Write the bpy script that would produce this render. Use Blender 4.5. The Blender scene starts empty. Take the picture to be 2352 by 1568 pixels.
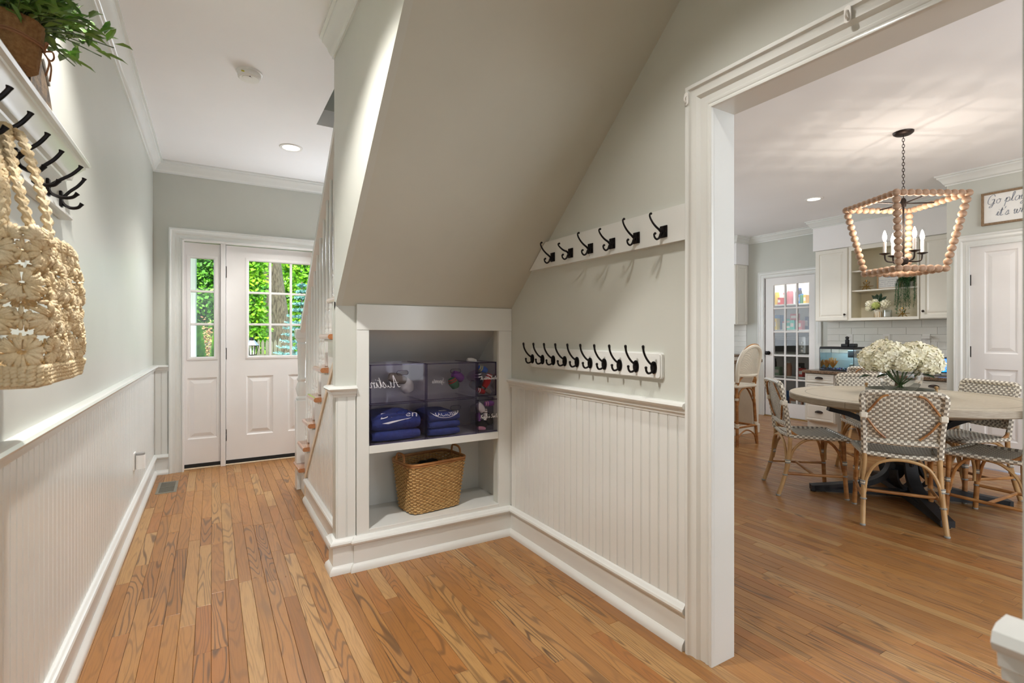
import bpy, bmesh, math, random
from mathutils import Vector, Matrix, Quaternion
PI = math.pi
R = math.radians
rnd = random.Random(7)
scene = bpy.context.scene
COL = scene.collection

# ---------------------------------------------------------------- camera
cam_d = bpy.data.cameras.new('camera')
cam = bpy.data.objects.new('camera', cam_d)
COL.objects.link(cam)
cam.location = (0, 0, 1.21)
cam.rotation_euler = (R(90), 0, -R(30.82))
cam_d.sensor_width = 36
cam_d.lens = 36 * 1155 / 2352
cam_d.shift_y = -14 / 2352
cam_d.clip_start = 0.02
cam_d.dof.use_dof = True
cam_d.dof.focus_distance = 3.6
cam_d.dof.aperture_fstop = 7.0
scene.camera = cam

# ---------------------------------------------------------------- view
vs = scene.view_settings
vs.view_transform = 'Standard'
vs.look = 'None'
vs.exposure = 0.53
vs.gamma = 1.0
vs.use_curve_mapping = False
scene.cycles.use_denoising = True
scene.cycles.max_bounces = 10
scene.cycles.diffuse_bounces = 5
scene.cycles.transparent_max_bounces = 24
scene.cycles.caustics_reflective = False
scene.cycles.caustics_refractive = False
scene.cycles.sample_clamp_indirect = 6.0

# ---------------------------------------------------------------- world, sun
w = bpy.data.worlds.new('world')
scene.world = w
w.use_nodes = True
nt = w.node_tree
bg = nt.nodes['Background']
sky = nt.nodes.new('ShaderNodeTexSky')
sky.sky_type = 'NISHITA'
sky.sun_disc = False
sky.sun_elevation = R(48)
sky.sun_rotation = R(200)
sky.air_density = 1.0
sky.dust_density = 3.0
nt.links.new(sky.outputs[0], bg.inputs[0])
bg.inputs[1].default_value = 0.6
sun_d = bpy.data.lights.new('sun', 'SUN')
sun_d.energy = 4.4
sun_d.angle = R(6)
sun_d.color = (1.0, 0.96, 0.88)
sun = bpy.data.objects.new('sun', sun_d)
COL.objects.link(sun)
sun.rotation_euler = (R(42), 0, R(-25))

# ---------------------------------------------------------------- daylight through the windows out of view, and added fill lights
def area(name, loc, rot, sx, sy, energy, color):
    d = bpy.data.lights.new(name, 'AREA')
    d.shape = 'RECTANGLE'
    d.size, d.size_y = sx, sy
    d.energy = energy
    d.color = color
    o = bpy.data.objects.new(name, d)
    COL.objects.link(o)
    o.location = loc
    o.rotation_euler = rot
    return o
DAY = (0.86, 0.93, 1.0)
area('daylight_kitchen_window', (3.5, -1.78, 1.45), (R(90), 0, 0), 2.6, 1.8, 60, DAY)        # kitchen glass doors, shining +Y
area('daylight_sink_window', (4.6, 5.9, 1.6), (R(-90), 0, 0), 2.2, 1.2, 36, DAY)          # window over the sink, shining -Y
area('daylight_back_door', (0.1, -2.05, 1.3), (R(90), 0, 0), 0.9, 1.9, 12, DAY)           # back door behind the camera, shining +Y
area('fill_foyer', (1.36, 5.22, 1.45), (R(90), 0, R(140)), 0.34, 1.5, 17, DAY)    # added fill hidden behind the stairs, brightens hall ceiling and left wall
area('fill_stairwell', (1.1, 2.2, 4.7), (0, 0, 0), 0.9, 1.2, 3, DAY)                # added soft light high in the stairwell, shining down

def can_light(name, loc, energy, color=(1.0, 0.965, 0.92), size=R(118), r=0.05, blend=0.45):
    d = bpy.data.lights.new(name, 'SPOT')
    d.energy = energy
    d.color = color
    d.spot_size = size
    d.spot_blend = blend
    d.shadow_soft_size = r
    o = bpy.data.objects.new(name, d)
    COL.objects.link(o)
    o.location = loc
    return o
can_light('can_light_hall_front', (0.55, 4.41, 2.715), 70)
can_light('can_light_hall_middle', (-0.06, 1.75, 2.715), 130)
can_light('can_light_hall_corner', (0.98, 1.02, 2.715), 46, blend=0.85)
can_light('pantry_light', (7.40, 4.25, 2.66), 36, size=R(168))
can_light('can_light_kitchen', (5.76, 3.09, 2.715), 40)
can_light('can_light_kitchen_far', (5.6, 0.6, 2.715), 20)
# ================================================================ helpers
def lin(c):
    out = []
    for v in c:
        v = v / 255.0
        out.append(v / 12.92 if v <= 0.04045 else ((v + 0.055) / 1.055) ** 2.4)
    return (out[0], out[1], out[2], 1.0)

MATS = {}
def mat(name, col, rough=0.5, metal=0.0, col2=None, nscale=8.0, stretch=(1, 1, 1), bump=0.0, bscale=None,
        spec=0.5, coat=0.0, emit=None, estr=0.0, detail=4.0, lo=0.35, hi=0.65, sheen=0.0, trans=0.0, sss=0.0):
    m = bpy.data.materials.new(name)
    m.use_nodes = True
    nt = m.node_tree
    b = nt.nodes['Principled BSDF']
    b.inputs['Roughness'].default_value = rough
    b.inputs['Metallic'].default_value = metal
    b.inputs['Specular IOR Level'].default_value = spec
    b.inputs['Coat Weight'].default_value = coat
    b.inputs['Coat Roughness'].default_value = 0.15
    if sheen: b.inputs['Sheen Weight'].default_value = sheen
    if trans: b.inputs['Transmission Weight'].default_value = trans
    if emit is not None:
        b.inputs['Emission Color'].default_value = lin(emit)
        b.inputs['Emission Strength'].default_value = estr
    c1 = lin(col)
    tc = nt.nodes.new('ShaderNodeTexCoord')
    mp = nt.nodes.new('ShaderNodeMapping')
    mp.inputs['Scale'].default_value = stretch
    nt.links.new(tc.outputs['Object'], mp.inputs[0])
    if col2 is None:
        k = 0.95
        c2 = (c1[0] * k, c1[1] * k, c1[2] * k, 1)
    else:
        c2 = lin(col2)
    n = nt.nodes.new('ShaderNodeTexNoise')
    n.inputs['Scale'].default_value = nscale
    n.inputs['Detail'].default_value = detail
    nt.links.new(mp.outputs[0], n.inputs['Vector'])
    cr = nt.nodes.new('ShaderNodeValToRGB')
    cr.color_ramp.elements[0].position = lo
    cr.color_ramp.elements[1].position = hi
    cr.color_ramp.elements[0].color = c1
    cr.color_ramp.elements[1].color = c2
    nt.links.new(n.outputs['Fac'], cr.inputs[0])
    nt.links.new(cr.outputs[0], b.inputs['Base Color'])
    if bump:
        n2 = nt.nodes.new('ShaderNodeTexNoise')
        n2.inputs['Scale'].default_value = bscale or nscale * 4
        n2.inputs['Detail'].default_value = 3
        nt.links.new(mp.outputs[0], n2.inputs['Vector'])
        bp = nt.nodes.new('ShaderNodeBump')
        bp.inputs['Strength'].default_value = bump
        bp.inputs['Distance'].default_value = 0.01
        nt.links.new(n2.outputs['Fac'], bp.inputs['Height'])
        nt.links.new(bp.outputs[0], b.inputs['Normal'])
    MATS[name] = m
    return m

def clear_mat(name, tint, rough=0.02, gloss=1.0, ior=1.45, k=1.0):
    """thin clear plastic or glass sheet: tinted transparency with a fresnel reflection"""
    m = bpy.data.materials.new(name)
    m.use_nodes = True
    nt = m.node_tree
    nt.nodes.remove(nt.nodes['Principled BSDF'])
    out = nt.nodes['Material Output']
    tr = nt.nodes.new('ShaderNodeBsdfTransparent'); tr.inputs[0].default_value = (*tint, 1)
    gl = nt.nodes.new('ShaderNodeBsdfGlossy'); gl.inputs['Roughness'].default_value = rough
    gl.inputs[0].default_value = (gloss, gloss, gloss, 1)
    fr = nt.nodes.new('ShaderNodeFresnel'); fr.inputs['IOR'].default_value = ior
    mx = nt.nodes.new('ShaderNodeMixShader')
    mu = nt.nodes.new('ShaderNodeMath'); mu.operation = 'MULTIPLY'; mu.inputs[1].default_value = k
    nt.links.new(fr.outputs[0], mu.inputs[0]); nt.links.new(mu.outputs[0], mx.inputs[0]); nt.links.new(tr.outputs[0], mx.inputs[1]); nt.links.new(gl.outputs[0], mx.inputs[2])
    nt.links.new(mx.outputs[0], out.inputs['Surface'])
    MATS[name] = m
    return m

class MB:
    def __init__(s):
        s.v = []; s.f = []; s.m = []; s.cur = 0
    def add(s, vs, fs, mi=None):
        o = len(s.v)
        s.v += [tuple(v) for v in vs]
        s.f += [tuple(i + o for i in f) for f in fs]
        s.m += [s.cur if mi is None else mi] * len(fs)
        return s
    def box(s, x0, x1, y0, y1, z0, z1, b=0.0):
        if x0 > x1: x0, x1 = x1, x0
        if y0 > y1: y0, y1 = y1, y0
        if z0 > z1: z0, z1 = z1, z0
        if b <= 0:
            vs = [(x, y, z) for z in (z0, z1) for y in (y0, y1) for x in (x0, x1)]
            return s.add(vs, [(0, 2, 3, 1), (4, 5, 7, 6), (0, 1, 5, 4), (2, 6, 7, 3), (0, 4, 6, 2), (1, 3, 7, 5)])
        lo = (x0, y0, z0); hi = (x1, y1, z1)
        idx = {}; vs = []
        for sx in (0, 1):
            for sy in (0, 1):
                for sz in (0, 1):
                    sg = (sx, sy, sz)
                    for a in range(3):
                        p = []
                        for k in range(3):
                            e = hi[k] if sg[k] else lo[k]
                            if k != a: e += -b if sg[k] else b
                            p.append(e)
                        idx[(sg, a)] = len(vs); vs.append(p)
        fs = []
        for a in range(3):
            u, v = [(1, 2), (0, 2), (0, 1)][a]
            for e in (0, 1):
                q = []
                for (i, j) in ((0, 0), (1, 0), (1, 1), (0, 1)):
                    sg = [0, 0, 0]; sg[a] = e; sg[u] = i; sg[v] = j
                    q.append(idx[(tuple(sg), a)])
                fs.append(tuple(q))
        for a in range(3):
            u, v = [(1, 2), (0, 2), (0, 1)][a]
            for i in (0, 1):
                for j in (0, 1):
                    g0 = [0, 0, 0]; g0[u] = i; g0[v] = j; g0[a] = 0
                    g1 = list(g0); g1[a] = 1
                    g0 = tuple(g0); g1 = tuple(g1)
                    fs.append((idx[(g0, u)], idx[(g1, u)], idx[(g1, v)], idx[(g0, v)]))
        for sx in (0, 1):
            for sy in (0, 1):
                for sz in (0, 1):
                    g = (sx, sy, sz)
                    fs.append((idx[(g, 0)], idx[(g, 1)], idx[(g, 2)]))
        return s.add(vs, fs)
    def tube(s, pts, r, n=8, closed=False, cap=True, matf=None):
        pts = [Vector(p) for p in pts]
        k = len(pts)
        rs = list(r) if isinstance(r, (list, tuple)) else [r] * k
        tg = []
        for i in range(k):
            if closed:
                t = pts[(i + 1) % k] - pts[i - 1]
            else:
                t = pts[min(i + 1, k - 1)] - pts[max(i - 1, 0)]
            tg.append(t.normalized() if t.length > 1e-9 else Vector((0, 0, 1)))
        u = tg[0].orthogonal().normalized()
        vs = []
        for i in range(k):
            if i:
                q = tg[i - 1].rotation_difference(tg[i])
                u = q @ u
                u = (u - tg[i] * u.dot(tg[i])).normalized()
            w_ = tg[i].cross(u)
            for j in range(n):
                a = 2 * PI * j / n
                vs.append(pts[i] + (u * math.cos(a) + w_ * math.sin(a)) * rs[i])
        o = len(s.v)
        s.v += [tuple(v) for v in vs]
        for i in range(k if closed else k - 1):
            i2 = (i + 1) % k
            for j in range(n):
                j2 = (j + 1) % n
                s.f.append((o + i * n + j, o + i * n + j2, o + i2 * n + j2, o + i2 * n + j))
                s.m.append(s.cur if matf is None else matf(i, j))
        if cap and not closed:
            s.f.append(tuple(o + j for j in reversed(range(n)))); s.m.append(s.cur)
            s.f.append(tuple(o + (k - 1) * n + j for j in range(n))); s.m.append(s.cur)
        return s
    def lathe(s, prof, n=16, c=(0, 0, 0), ax='z', cap=True):
        """prof = [(radius, height)...]"""
        o = len(s.v)
        for r, h in prof:
            for j in range(n):
                a = 2 * PI * j / n
                p = (r * math.cos(a), r * math.sin(a), h)
                if ax == 'x': p = (p[2], p[0], p[1])
                elif ax == 'y': p = (p[0], p[2], p[1])
                s.v.append((c[0] + p[0], c[1] + p[1], c[2] + p[2]))
        for i in range(len(prof) - 1):
            for j in range(n):
                j2 = (j + 1) % n
                s.f.append((o + i * n + j, o + i * n + j2, o + (i + 1) * n + j2, o + (i + 1) * n + j)); s.m.append(s.cur)
        if cap and prof[0][0] > 1e-5:
            s.f.append(tuple(o + j for j in reversed(range(n)))); s.m.append(s.cur)
        if cap and prof[-1][0] > 1e-5:
            e = o + (len(prof) - 1) * n
            s.f.append(tuple(e + j for j in range(n))); s.m.append(s.cur)
        return s
    def ball(s, c, r, nu=12, nv=8, sc=(1, 1, 1)):
        prof = []
        o = len(s.v)
        for i in range(nv + 1):
            t = PI * i / nv
            prof.append((max(math.sin(t) * r, 1e-6), -math.cos(t) * r))
        s.lathe(prof, nu)
        for i in range(o, len(s.v)):
            x, y, z = s.v[i]
            s.v[i] = (c[0] + x * sc[0], c[1] + y * sc[1], c[2] + z * sc[2])
        return s
    def prism(s, poly, h0, h1, mapf):
        n = len(poly)
        vs = [mapf(a, b, h0) for a, b in poly] + [mapf(a, b, h1) for a, b in poly]
        fs = [tuple(range(n - 1, -1, -1)), tuple(range(n, 2 * n))]
        fs += [(i, (i + 1) % n, n + (i + 1) % n, n + i) for i in range(n)]
        return s.add(vs, fs)
    def sweep(s, path, prof, mapf, closed=False):
        """mitred moulding: path in a plane, profile = (offset along the left normal, height off the plane)"""
        P = [Vector((p[0], p[1])) for p in path]
        k = len(P)
        ns = []
        for i in range(k):
            def nrm(a, b):
                d = (b - a).normalized()
                return Vector((-d.y, d.x))
            if closed:
                n1 = nrm(P[i - 1], P[i]); n2 = nrm(P[i], P[(i + 1) % k])
            else:
                n1 = nrm(P[i - 1], P[i]) if i else nrm(P[0], P[1])
                n2 = nrm(P[i], P[i + 1]) if i < k - 1 else n1
            ns.append((n1 + n2) / (1 + n1.dot(n2)))
        m = len(prof)
        vs = []
        for i in range(k):
            for off, h in prof:
                q = P[i] + ns[i] * off
                vs.append(mapf(q.x, q.y, h))
        fs = []
        for i in range(k if closed else k - 1):
            i2 = (i + 1) % k
            for j in range(m):
                j2 = (j + 1) % m
                fs.append((i * m + j, i * m + j2, i2 * m + j2, i2 * m + j))
        if not closed:
            fs.append(tuple(range(m))); fs.append(tuple((k - 1) * m + j for j in reversed(range(m))))
        return s.add(vs, fs)
    def bar(s, pts, side, w_, t_):
        """rectangular section swept along a path lying in the plane perpendicular to side"""
        pts = [Vector(p) for p in pts]; side = Vector(side).normalized()
        vs = []
        k = len(pts)
        for i in range(k):
            tg = (pts[min(i + 1, k - 1)] - pts[max(i - 1, 0)]).normalized()
            nn = side.cross(tg).normalized()
            ww = w_[i] if isinstance(w_, (list, tuple)) else w_
            tt = t_[i] if isinstance(t_, (list, tuple)) else t_
            for a, b in ((-1, -1), (1, -1), (1, 1), (-1, 1)):
                vs.append(pts[i] + side * (a * ww / 2) + nn * (b * tt / 2))
        fs = [(0, 1, 2, 3), tuple((k - 1) * 4 + j for j in (3, 2, 1, 0))]
        for i in range(k - 1):
            for j in range(4):
                j2 = (j + 1) % 4
                fs.append((i * 4 + j, (i + 1) * 4 + j, (i + 1) * 4 + j2, i * 4 + j2))
        return s.add(vs, fs)
    def xf(s, M, start=0):
        for i in range(start, len(s.v)):
            s.v[i] = tuple(M @ Vector(s.v[i]))
        return s
    def mesh(s, name, mats, smooth=False, recalc=True, angle=40):
        me = bpy.data.meshes.new(name)
        me.from_pydata(s.v, [], s.f)
        if not isinstance(mats, (list, tuple)): mats = [mats]
        for m in mats: me.materials.append(MATS[m] if isinstance(m, str) else m)
        if len(mats) > 1: me.polygons.foreach_set('material_index', s.m)
        if recalc:
            bm = bmesh.new(); bm.from_mesh(me)
            bmesh.ops.recalc_face_normals(bm, faces=bm.faces[:])
            bm.to_mesh(me); bm.free()
        if smooth:
            me.polygons.foreach_set('use_smooth', [True] * len(me.polygons))
            if angle: me.set_sharp_from_angle(angle=R(angle))
        me.update()
        return me
    def build(s, name, mats, parent=None, smooth=False, recalc=True, angle=40):
        return link(name, s.mesh(name, mats, smooth, recalc, angle), parent)

def link(name, me, parent=None):
    o = bpy.data.objects.new(name, me)
    COL.objects.link(o)
    if parent is not None:
        o.parent = parent
        if parent.get('_abs'):
            if parent.type == 'EMPTY' : o.location = -Vector(parent.location)
    return o
def tag(o, label=None, cat=None, group=None, kind=None):
    if label: o['label'] = label
    if cat: o['category'] = cat
    if group: o['group'] = group
    if kind: o['kind'] = kind
    return o
ABS = []
def thing(name, loc, label, cat, group=None, rz=0.0, absolute=False, kind=None):
    o = bpy.data.objects.new(name, None)
    o.empty_display_size = 0.05
    COL.objects.link(o)
    o.location = loc
    o.rotation_euler = (0, 0, rz)
    tag(o, label, cat, group, kind)
    if absolute:
        o['_abs'] = 1; ABS.append(o)
    return o
def struct(name, mb, m, smooth=False, label=None, parent=None):
    o = mb.build(name, m, parent, smooth)
    if parent is None: o['kind'] = 'structure'
    if label: o['label'] = label
    return o
def copy_tree(o, parent=None):
    c = o.copy(); COL.objects.link(c); c.parent = parent
    for ch in o.children: copy_tree(ch, c)
    return c
def crv(pts, n=8, closed=False):
    """Catmull-Rom through points"""
    P = [Vector(p) for p in pts]; k = len(P); out = []
    for i in range(k if closed else k - 1):
        if closed: p0, p1, p2, p3 = P[i - 1], P[i], P[(i + 1) % k], P[(i + 2) % k]
        else: p0, p1, p2, p3 = P[max(i - 1, 0)], P[i], P[i + 1], P[min(i + 2, k - 1)]
        for j in range(n):
            t = j / n
            out.append(0.5 * ((2 * p1) + (p2 - p0) * t + (2 * p0 - 5 * p1 + 4 * p2 - p3) * t * t + (3 * p1 - p0 - 3 * p2 + p3) * t ** 3))
    if not closed: out.append(P[-1])
    return out
XY = lambda a, b, h: (a, b, h)          # plane z, heights up
def rrect(x0, x1, y0, y1, r, n=4):
    out = []
    for cx, cy, a0 in ((x1 - r, y0 + r, -90), (x1 - r, y1 - r, 0), (x0 + r, y1 - r, 90), (x0 + r, y0 + r, 180)):
        for k in range(n + 1):
            a = R(a0 + 90 * k / n)
            out.append((cx + r * math.cos(a), cy + r * math.sin(a)))
    return out

# ---- lettering: bold letters come from the built-in font, cursive ones from pen strokes
def text_mesh(s, size, shear=0.0, extrude=0.0):
    cu = bpy.data.curves.new('txt', 'FONT')
    cu.body = s; cu.size = size; cu.shear = shear; cu.extrude = extrude
    cu.align_x = 'CENTER'; cu.align_y = 'CENTER'; cu.resolution_u = 3
    o = bpy.data.objects.new('txt', cu); COL.objects.link(o)
    dg = bpy.context.evaluated_depsgraph_get(); dg.update()
    me = bpy.data.meshes.new_from_object(o.evaluated_get(dg))
    vs = [tuple(v.co) for v in me.vertices]; fs = [tuple(p.vertices) for p in me.polygons]
    bpy.data.objects.remove(o); bpy.data.curves.remove(cu); bpy.data.meshes.remove(me)
    return vs, fs
PEN = {  # strokes in a box: baseline 0, x-height .5, ascender 1, descender -.45; (advance, [strokes])
 'a': (.5, [[(.42,.42),(.3,.5),(.12,.4),(.08,.15),(.2,0),(.36,.15),(.42,.45),(.42,.1),(.52,.06)]]),
 'b': (.48,[[(.0,.1),(.2,.7),(.22,1),(.12,.95),(.1,.5),(.12,.05),(.3,.02),(.4,.25),(.28,.42),(.12,.3)]]),
 'c': (.42,[[(.38,.4),(.25,.5),(.08,.3),(.12,.04),(.3,.02),(.44,.14)]]),
 'e': (.42,[[(.02,.1),(.2,.2),(.34,.36),(.24,.5),(.1,.36),(.1,.08),(.26,0),(.44,.14)]]),
 'h': (.5, [[(.0,.1),(.22,.7),(.2,1),(.1,.9),(.08,0)],[(.09,.25),(.26,.48),(.36,.36),(.36,.06),(.5,.08)]]),
 'i': (.26,[[(.0,.1),(.14,.5),(.12,.08),(.28,.1)],[(.15,.68),(.165,.72)]]),
 'k': (.46,[[(.0,.1),(.2,.7),(.2,1),(.1,.9),(.08,0)],[(.1,.2),(.34,.48),(.28,.52),(.14,.24),(.34,.02),(.46,.08)]]),
 'l': (.26,[[(.0,.1),(.2,.7),(.2,1),(.1,.85),(.1,.08),(.28,.08)]]),
 'm': (.7, [[(.02,.4),(.08,.5),(.08,0)],[(.08,.3),(.24,.5),(.3,.36),(.3,0)],[(.3,.3),(.46,.5),(.54,.36),(.54,.06),(.7,.1)]]),
 'n': (.5, [[(.02,.4),(.08,.5),(.08,0)],[(.08,.3),(.26,.5),(.34,.36),(.34,.06),(.5,.1)]]),
 'o': (.46,[[(.3,.48),(.1,.4),(.08,.12),(.24,0),(.38,.2),(.32,.46),(.22,.48),(.48,.4)]]),
 'p': (.5, [[(.0,.1),(.14,.5),(.1,0),(.06,-.45)],[(.12,.3),(.28,.5),(.4,.32),(.32,.04),(.14,.04),(.5,.1)]]),
 'r': (.36,[[(.0,.1),(.12,.52),(.24,.44),(.22,.08),(.38,.1)]]),
 's': (.36,[[(.0,.08),(.2,.5),(.26,.24),(.2,.0),(.06,.06),(.2,.04),(.38,.12)]]),
 't': (.32,[[(.02,.1),(.16,.9),(.12,.1),(.2,.02),(.34,.1)],[(.0,.6),(.32,.66)]]),
 'u': (.5, [[(.02,.3),(.1,.5),(.08,.1),(.2,.0),(.34,.2),(.38,.5),(.36,.08),(.52,.1)]]),
 'v': (.44,[[(.02,.4),(.1,.5),(.16,.0),(.34,.4),(.3,.5),(.46,.42)]]),
 'w': (.62,[[(.02,.3),(.1,.5),(.1,.06),(.2,.02),(.3,.44),(.3,.08),(.42,.02),(.54,.4),(.48,.5),(.64,.42)]]),
 'y': (.5, [[(.02,.3),(.1,.5),(.08,.14),(.2,.06),(.34,.2),(.4,.5),(.34,-.2),(.2,-.45),(.1,-.3),(.5,.1)]]),
 "'":(.16,[[(.1,.95),(.06,.75)]]), ' ': (.3, []), 'd': (.5,[[(.36,.4),(.2,.48),(.06,.2),(.2,0),(.36,.2),(.44,1),(.38,.1),(.5,.06)]]),
 'A': (.72,[[(.0,.05),(.2,.1),(.46,1.05),(.5,.5),(.54,0),(.68,.06)],[(.12,.4),(.6,.42)]]),
 'G': (.74,[[(.6,.8),(.46,1.05),(.2,.9),(.06,.5),(.12,.1),(.4,.0),(.58,.25),(.56,.5)],[(.36,.46),(.6,.5),(.56,.0),(.46,-.35),(.26,-.3),(.7,.08)]]),
 'K': (.7, [[(.1,1.0),(.14,.5),(.08,0)],[(.56,1.0),(.16,.48),(.36,.4),(.68,.02)]]),
 'R': (.68,[[(.14,.95),(.1,0)],[(.02,.85),(.3,1.02),(.5,.82),(.36,.56),(.14,.5),(.4,.3),(.66,.04)]]),
 'S': (.6, [[(.5,.9),(.36,1.04),(.16,.88),(.3,.58),(.44,.3),(.3,.0),(.06,.08),(.04,.24)]]),
}
def pen_text(mb, s, size, thick, mapf, centre=True, slant=.18):
    """write s as flat-ish pen strokes: mapf(a, b, h) maps the writing plane"""
    wid = sum(PEN[c][0] for c in s) * size
    x = -wid / 2 if centre else 0
    for c in s:
        adv, strokes = PEN[c]
        for st in strokes:
            pts = [(x + (a + slant * b) * size, b * size, 0) for a, b in st]
            pts = crv([(p[0], p[1], 0) for p in pts], 4) if len(pts) > 2 else [Vector(p) for p in pts]
            k = len(pts)
            vs = []
            for i in range(k):
                tg = (pts[min(i + 1, k - 1)] - pts[max(i - 1, 0)])
                tg = tg.normalized() if tg.length > 1e-9 else Vector((1, 0, 0))
                nn = Vector((-tg.y, tg.x, 0))
                wv = thick * (0.65 + 0.5 * abs(tg.y))
                for e in (-1, 1):
                    q = pts[i] + nn * e * wv / 2
                    vs.append(mapf(q.x, q.y, 0.0))
            mb.add(vs, [(2 * i, 2 * i + 1, 2 * i + 3, 2 * i + 2) for i in range(k - 1)])
        x += adv * size
    return mb

# ================================================================ materials
mat('trim_white', (226, 227, 224), 0.22, col2=(222, 223, 219), nscale=3, spec=0.5)
mat('door_white', (236, 233, 231), 0.38, col2=(231, 228, 226), nscale=3)
mat('wall_paint', (200, 201, 193), 0.36, col2=(196, 197, 189), nscale=2, bump=0.015, bscale=260)
mat('ceiling_paint', (242, 240, 240), 0.8, col2=(239, 237, 237), nscale=1.5)
mat('cabinet_white', (234, 230, 220), 0.36, col2=(229, 225, 215), nscale=3)
mat('cabinet_inside', (226, 218, 196), 0.5)
mat('black_metal', (24, 21, 22), 0.38, metal=0.75, col2=(36, 32, 32), nscale=30)
mat('bronze', (46, 38, 36), 0.42, metal=0.8, col2=(66, 56, 50), nscale=25)
mat('black_rubber', (22, 22, 22), 0.7)
mat('black_plastic', (26, 26, 30), 0.4)
mat('white_plastic', (238, 236, 232), 0.35)
mat('grey_plastic', (150, 148, 144), 0.4)
mat('brass', (176, 140, 78), 0.3, metal=0.9)
mat('nickel', (178, 176, 172), 0.3, metal=0.9)
mat('glow_disc', (255, 248, 235), 0.5, emit=(255, 244, 224), estr=8.0)
mat('bulb_glow', (255, 244, 220), 0.4, emit=(255, 236, 205), estr=40.0)
mat('candle_sleeve', (240, 234, 226), 0.5)
mat('soffit_paint', (199, 198, 187), 0.5, col2=(195, 194, 183), nscale=2)
mat('tread_oak', (184, 126, 84), 0.14, col2=(160, 100, 60), nscale=6, stretch=(30, 3, 30), coat=0.8)
mat('trim_tan', (220, 200, 174), 0.4, col2=(212, 190, 160), nscale=6, stretch=(20, 3, 3))  # light tan, for the stringer strips and the door sill
mat('vent_grey', (138, 134, 122), 0.45, metal=0.4)
mat('vent_dark', (40, 38, 34), 0.7)
mat('crochet', (234, 216, 182), 0.9, col2=(222, 198, 156), nscale=26, bump=0.5, bscale=160)
mat('burlap', (156, 116, 72), 0.95, col2=(132, 94, 54), nscale=120, bump=0.6, bscale=400)
mat('twine', (150, 104, 72), 0.9)
mat('leaf_green', (104, 138, 56), 0.5, col2=(52, 84, 38), nscale=14)
mat('leaf_trail', (96, 136, 92), 0.5, col2=(62, 100, 62), nscale=30)
mat('leaf_dark', (40, 66, 44), 0.5, col2=(28, 50, 30), nscale=14)
mat('rustic_wood', (46, 40, 36), 0.6, col2=(96, 78, 58), nscale=40, bump=0.3)
mat('wicker', (208, 170, 112), 0.6, col2=(190, 148, 92), nscale=60, bump=0.25, bscale=120)
mat('wicker_dark', (104, 74, 40), 0.7)
mat('rattan', (186, 134, 80), 0.42, col2=(146, 94, 50), nscale=9, stretch=(1, 1, 3))
mat('rattan_light', (196, 160, 112), 0.45, col2=(176, 136, 88), nscale=9)
mat('weave_white', (236, 229, 213), 0.42)
mat('weave_grey', (150, 141, 128), 0.45)
mat('wrap_grey', (150, 148, 142), 0.5)
mat('table_wood', (205, 194, 174), 0.42, col2=(190, 178, 156), nscale=5, stretch=(3, 40, 3), detail=6)
mat('table_edge', (176, 164, 146), 0.5, col2=(152, 140, 122), nscale=6, stretch=(3, 3, 60))
mat('dark_iron', (38, 38, 40), 0.5, metal=0.3, col2=(52, 52, 54), nscale=10)
mat('bead_wood', (186, 156, 132), 0.6, col2=(160, 126, 100), nscale=14, stretch=(1, 1, 4))
mat('tray_wood', (146, 142, 128), 0.6, col2=(126, 122, 108), nscale=20)
mat('petal', (246, 242, 222), 0.6, col2=(240, 234, 202), nscale=20, sheen=0.1)
mat('petal_green', (196, 206, 120), 0.6)
mat('stem_green', (62, 84, 40), 0.5)
mat('granite', (150, 122, 96), 0.25, col2=(62, 48, 42), nscale=160, lo=0.42, hi=0.6)
mat('tile_white', (236, 235, 230), 0.12, col2=(230, 229, 223), nscale=4, bump=0.12, bscale=22, coat=0.4)
mat('grout', (206, 204, 198), 0.8)
mat('stool_panel', (176, 160, 140), 0.6)
mat('frame_oak', (150, 124, 96), 0.6, col2=(120, 96, 70), nscale=10, stretch=(3, 30, 3))
mat('paper_white', (242, 241, 238), 0.7)
mat('ink_grey', (150, 156, 168), 0.7)
mat('ink_white', (244, 244, 246), 0.6)
mat('ink_pale', (214, 212, 222), 0.6)
mat('navy_cloth', (44, 60, 128), 0.9, col2=(36, 50, 110), nscale=60, bump=0.25, bscale=220)
mat('navy_dark', (30, 34, 56), 0.9)
mat('red_cloth', (178, 36, 40), 0.9)
mat('white_cloth', (228, 226, 226), 0.9)
mat('pink_cloth', (214, 150, 176), 0.9)
mat('purple_cloth', (126, 74, 150), 0.9)
mat('black_cloth', (30, 28, 32), 0.95)
mat('green_cloth', (58, 104, 76), 0.9)
mat('grey_cloth', (128, 118, 112), 0.95)
mat('blue_cloth', (70, 110, 190), 0.9)
mat('yellow_cloth', (206, 192, 72), 0.9)
clear_mat('acrylic', (0.955, 0.945, 0.97), 0.03, 1.0, 1.45, 0.3)
clear_mat('acrylic_edge', (0.66, 0.62, 0.72), 0.05, 1.0, 1.45, 0.4)
clear_mat('window_glass', (0.97, 0.98, 0.98), 0.0, 0.5)
clear_mat('vase_glass', (0.95, 0.97, 0.97), 0.01, 1.0, 1.45, 0.6)
clear_mat('water', (0.80, 0.90, 0.93), 0.02, 0.6, 1.2)

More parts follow.
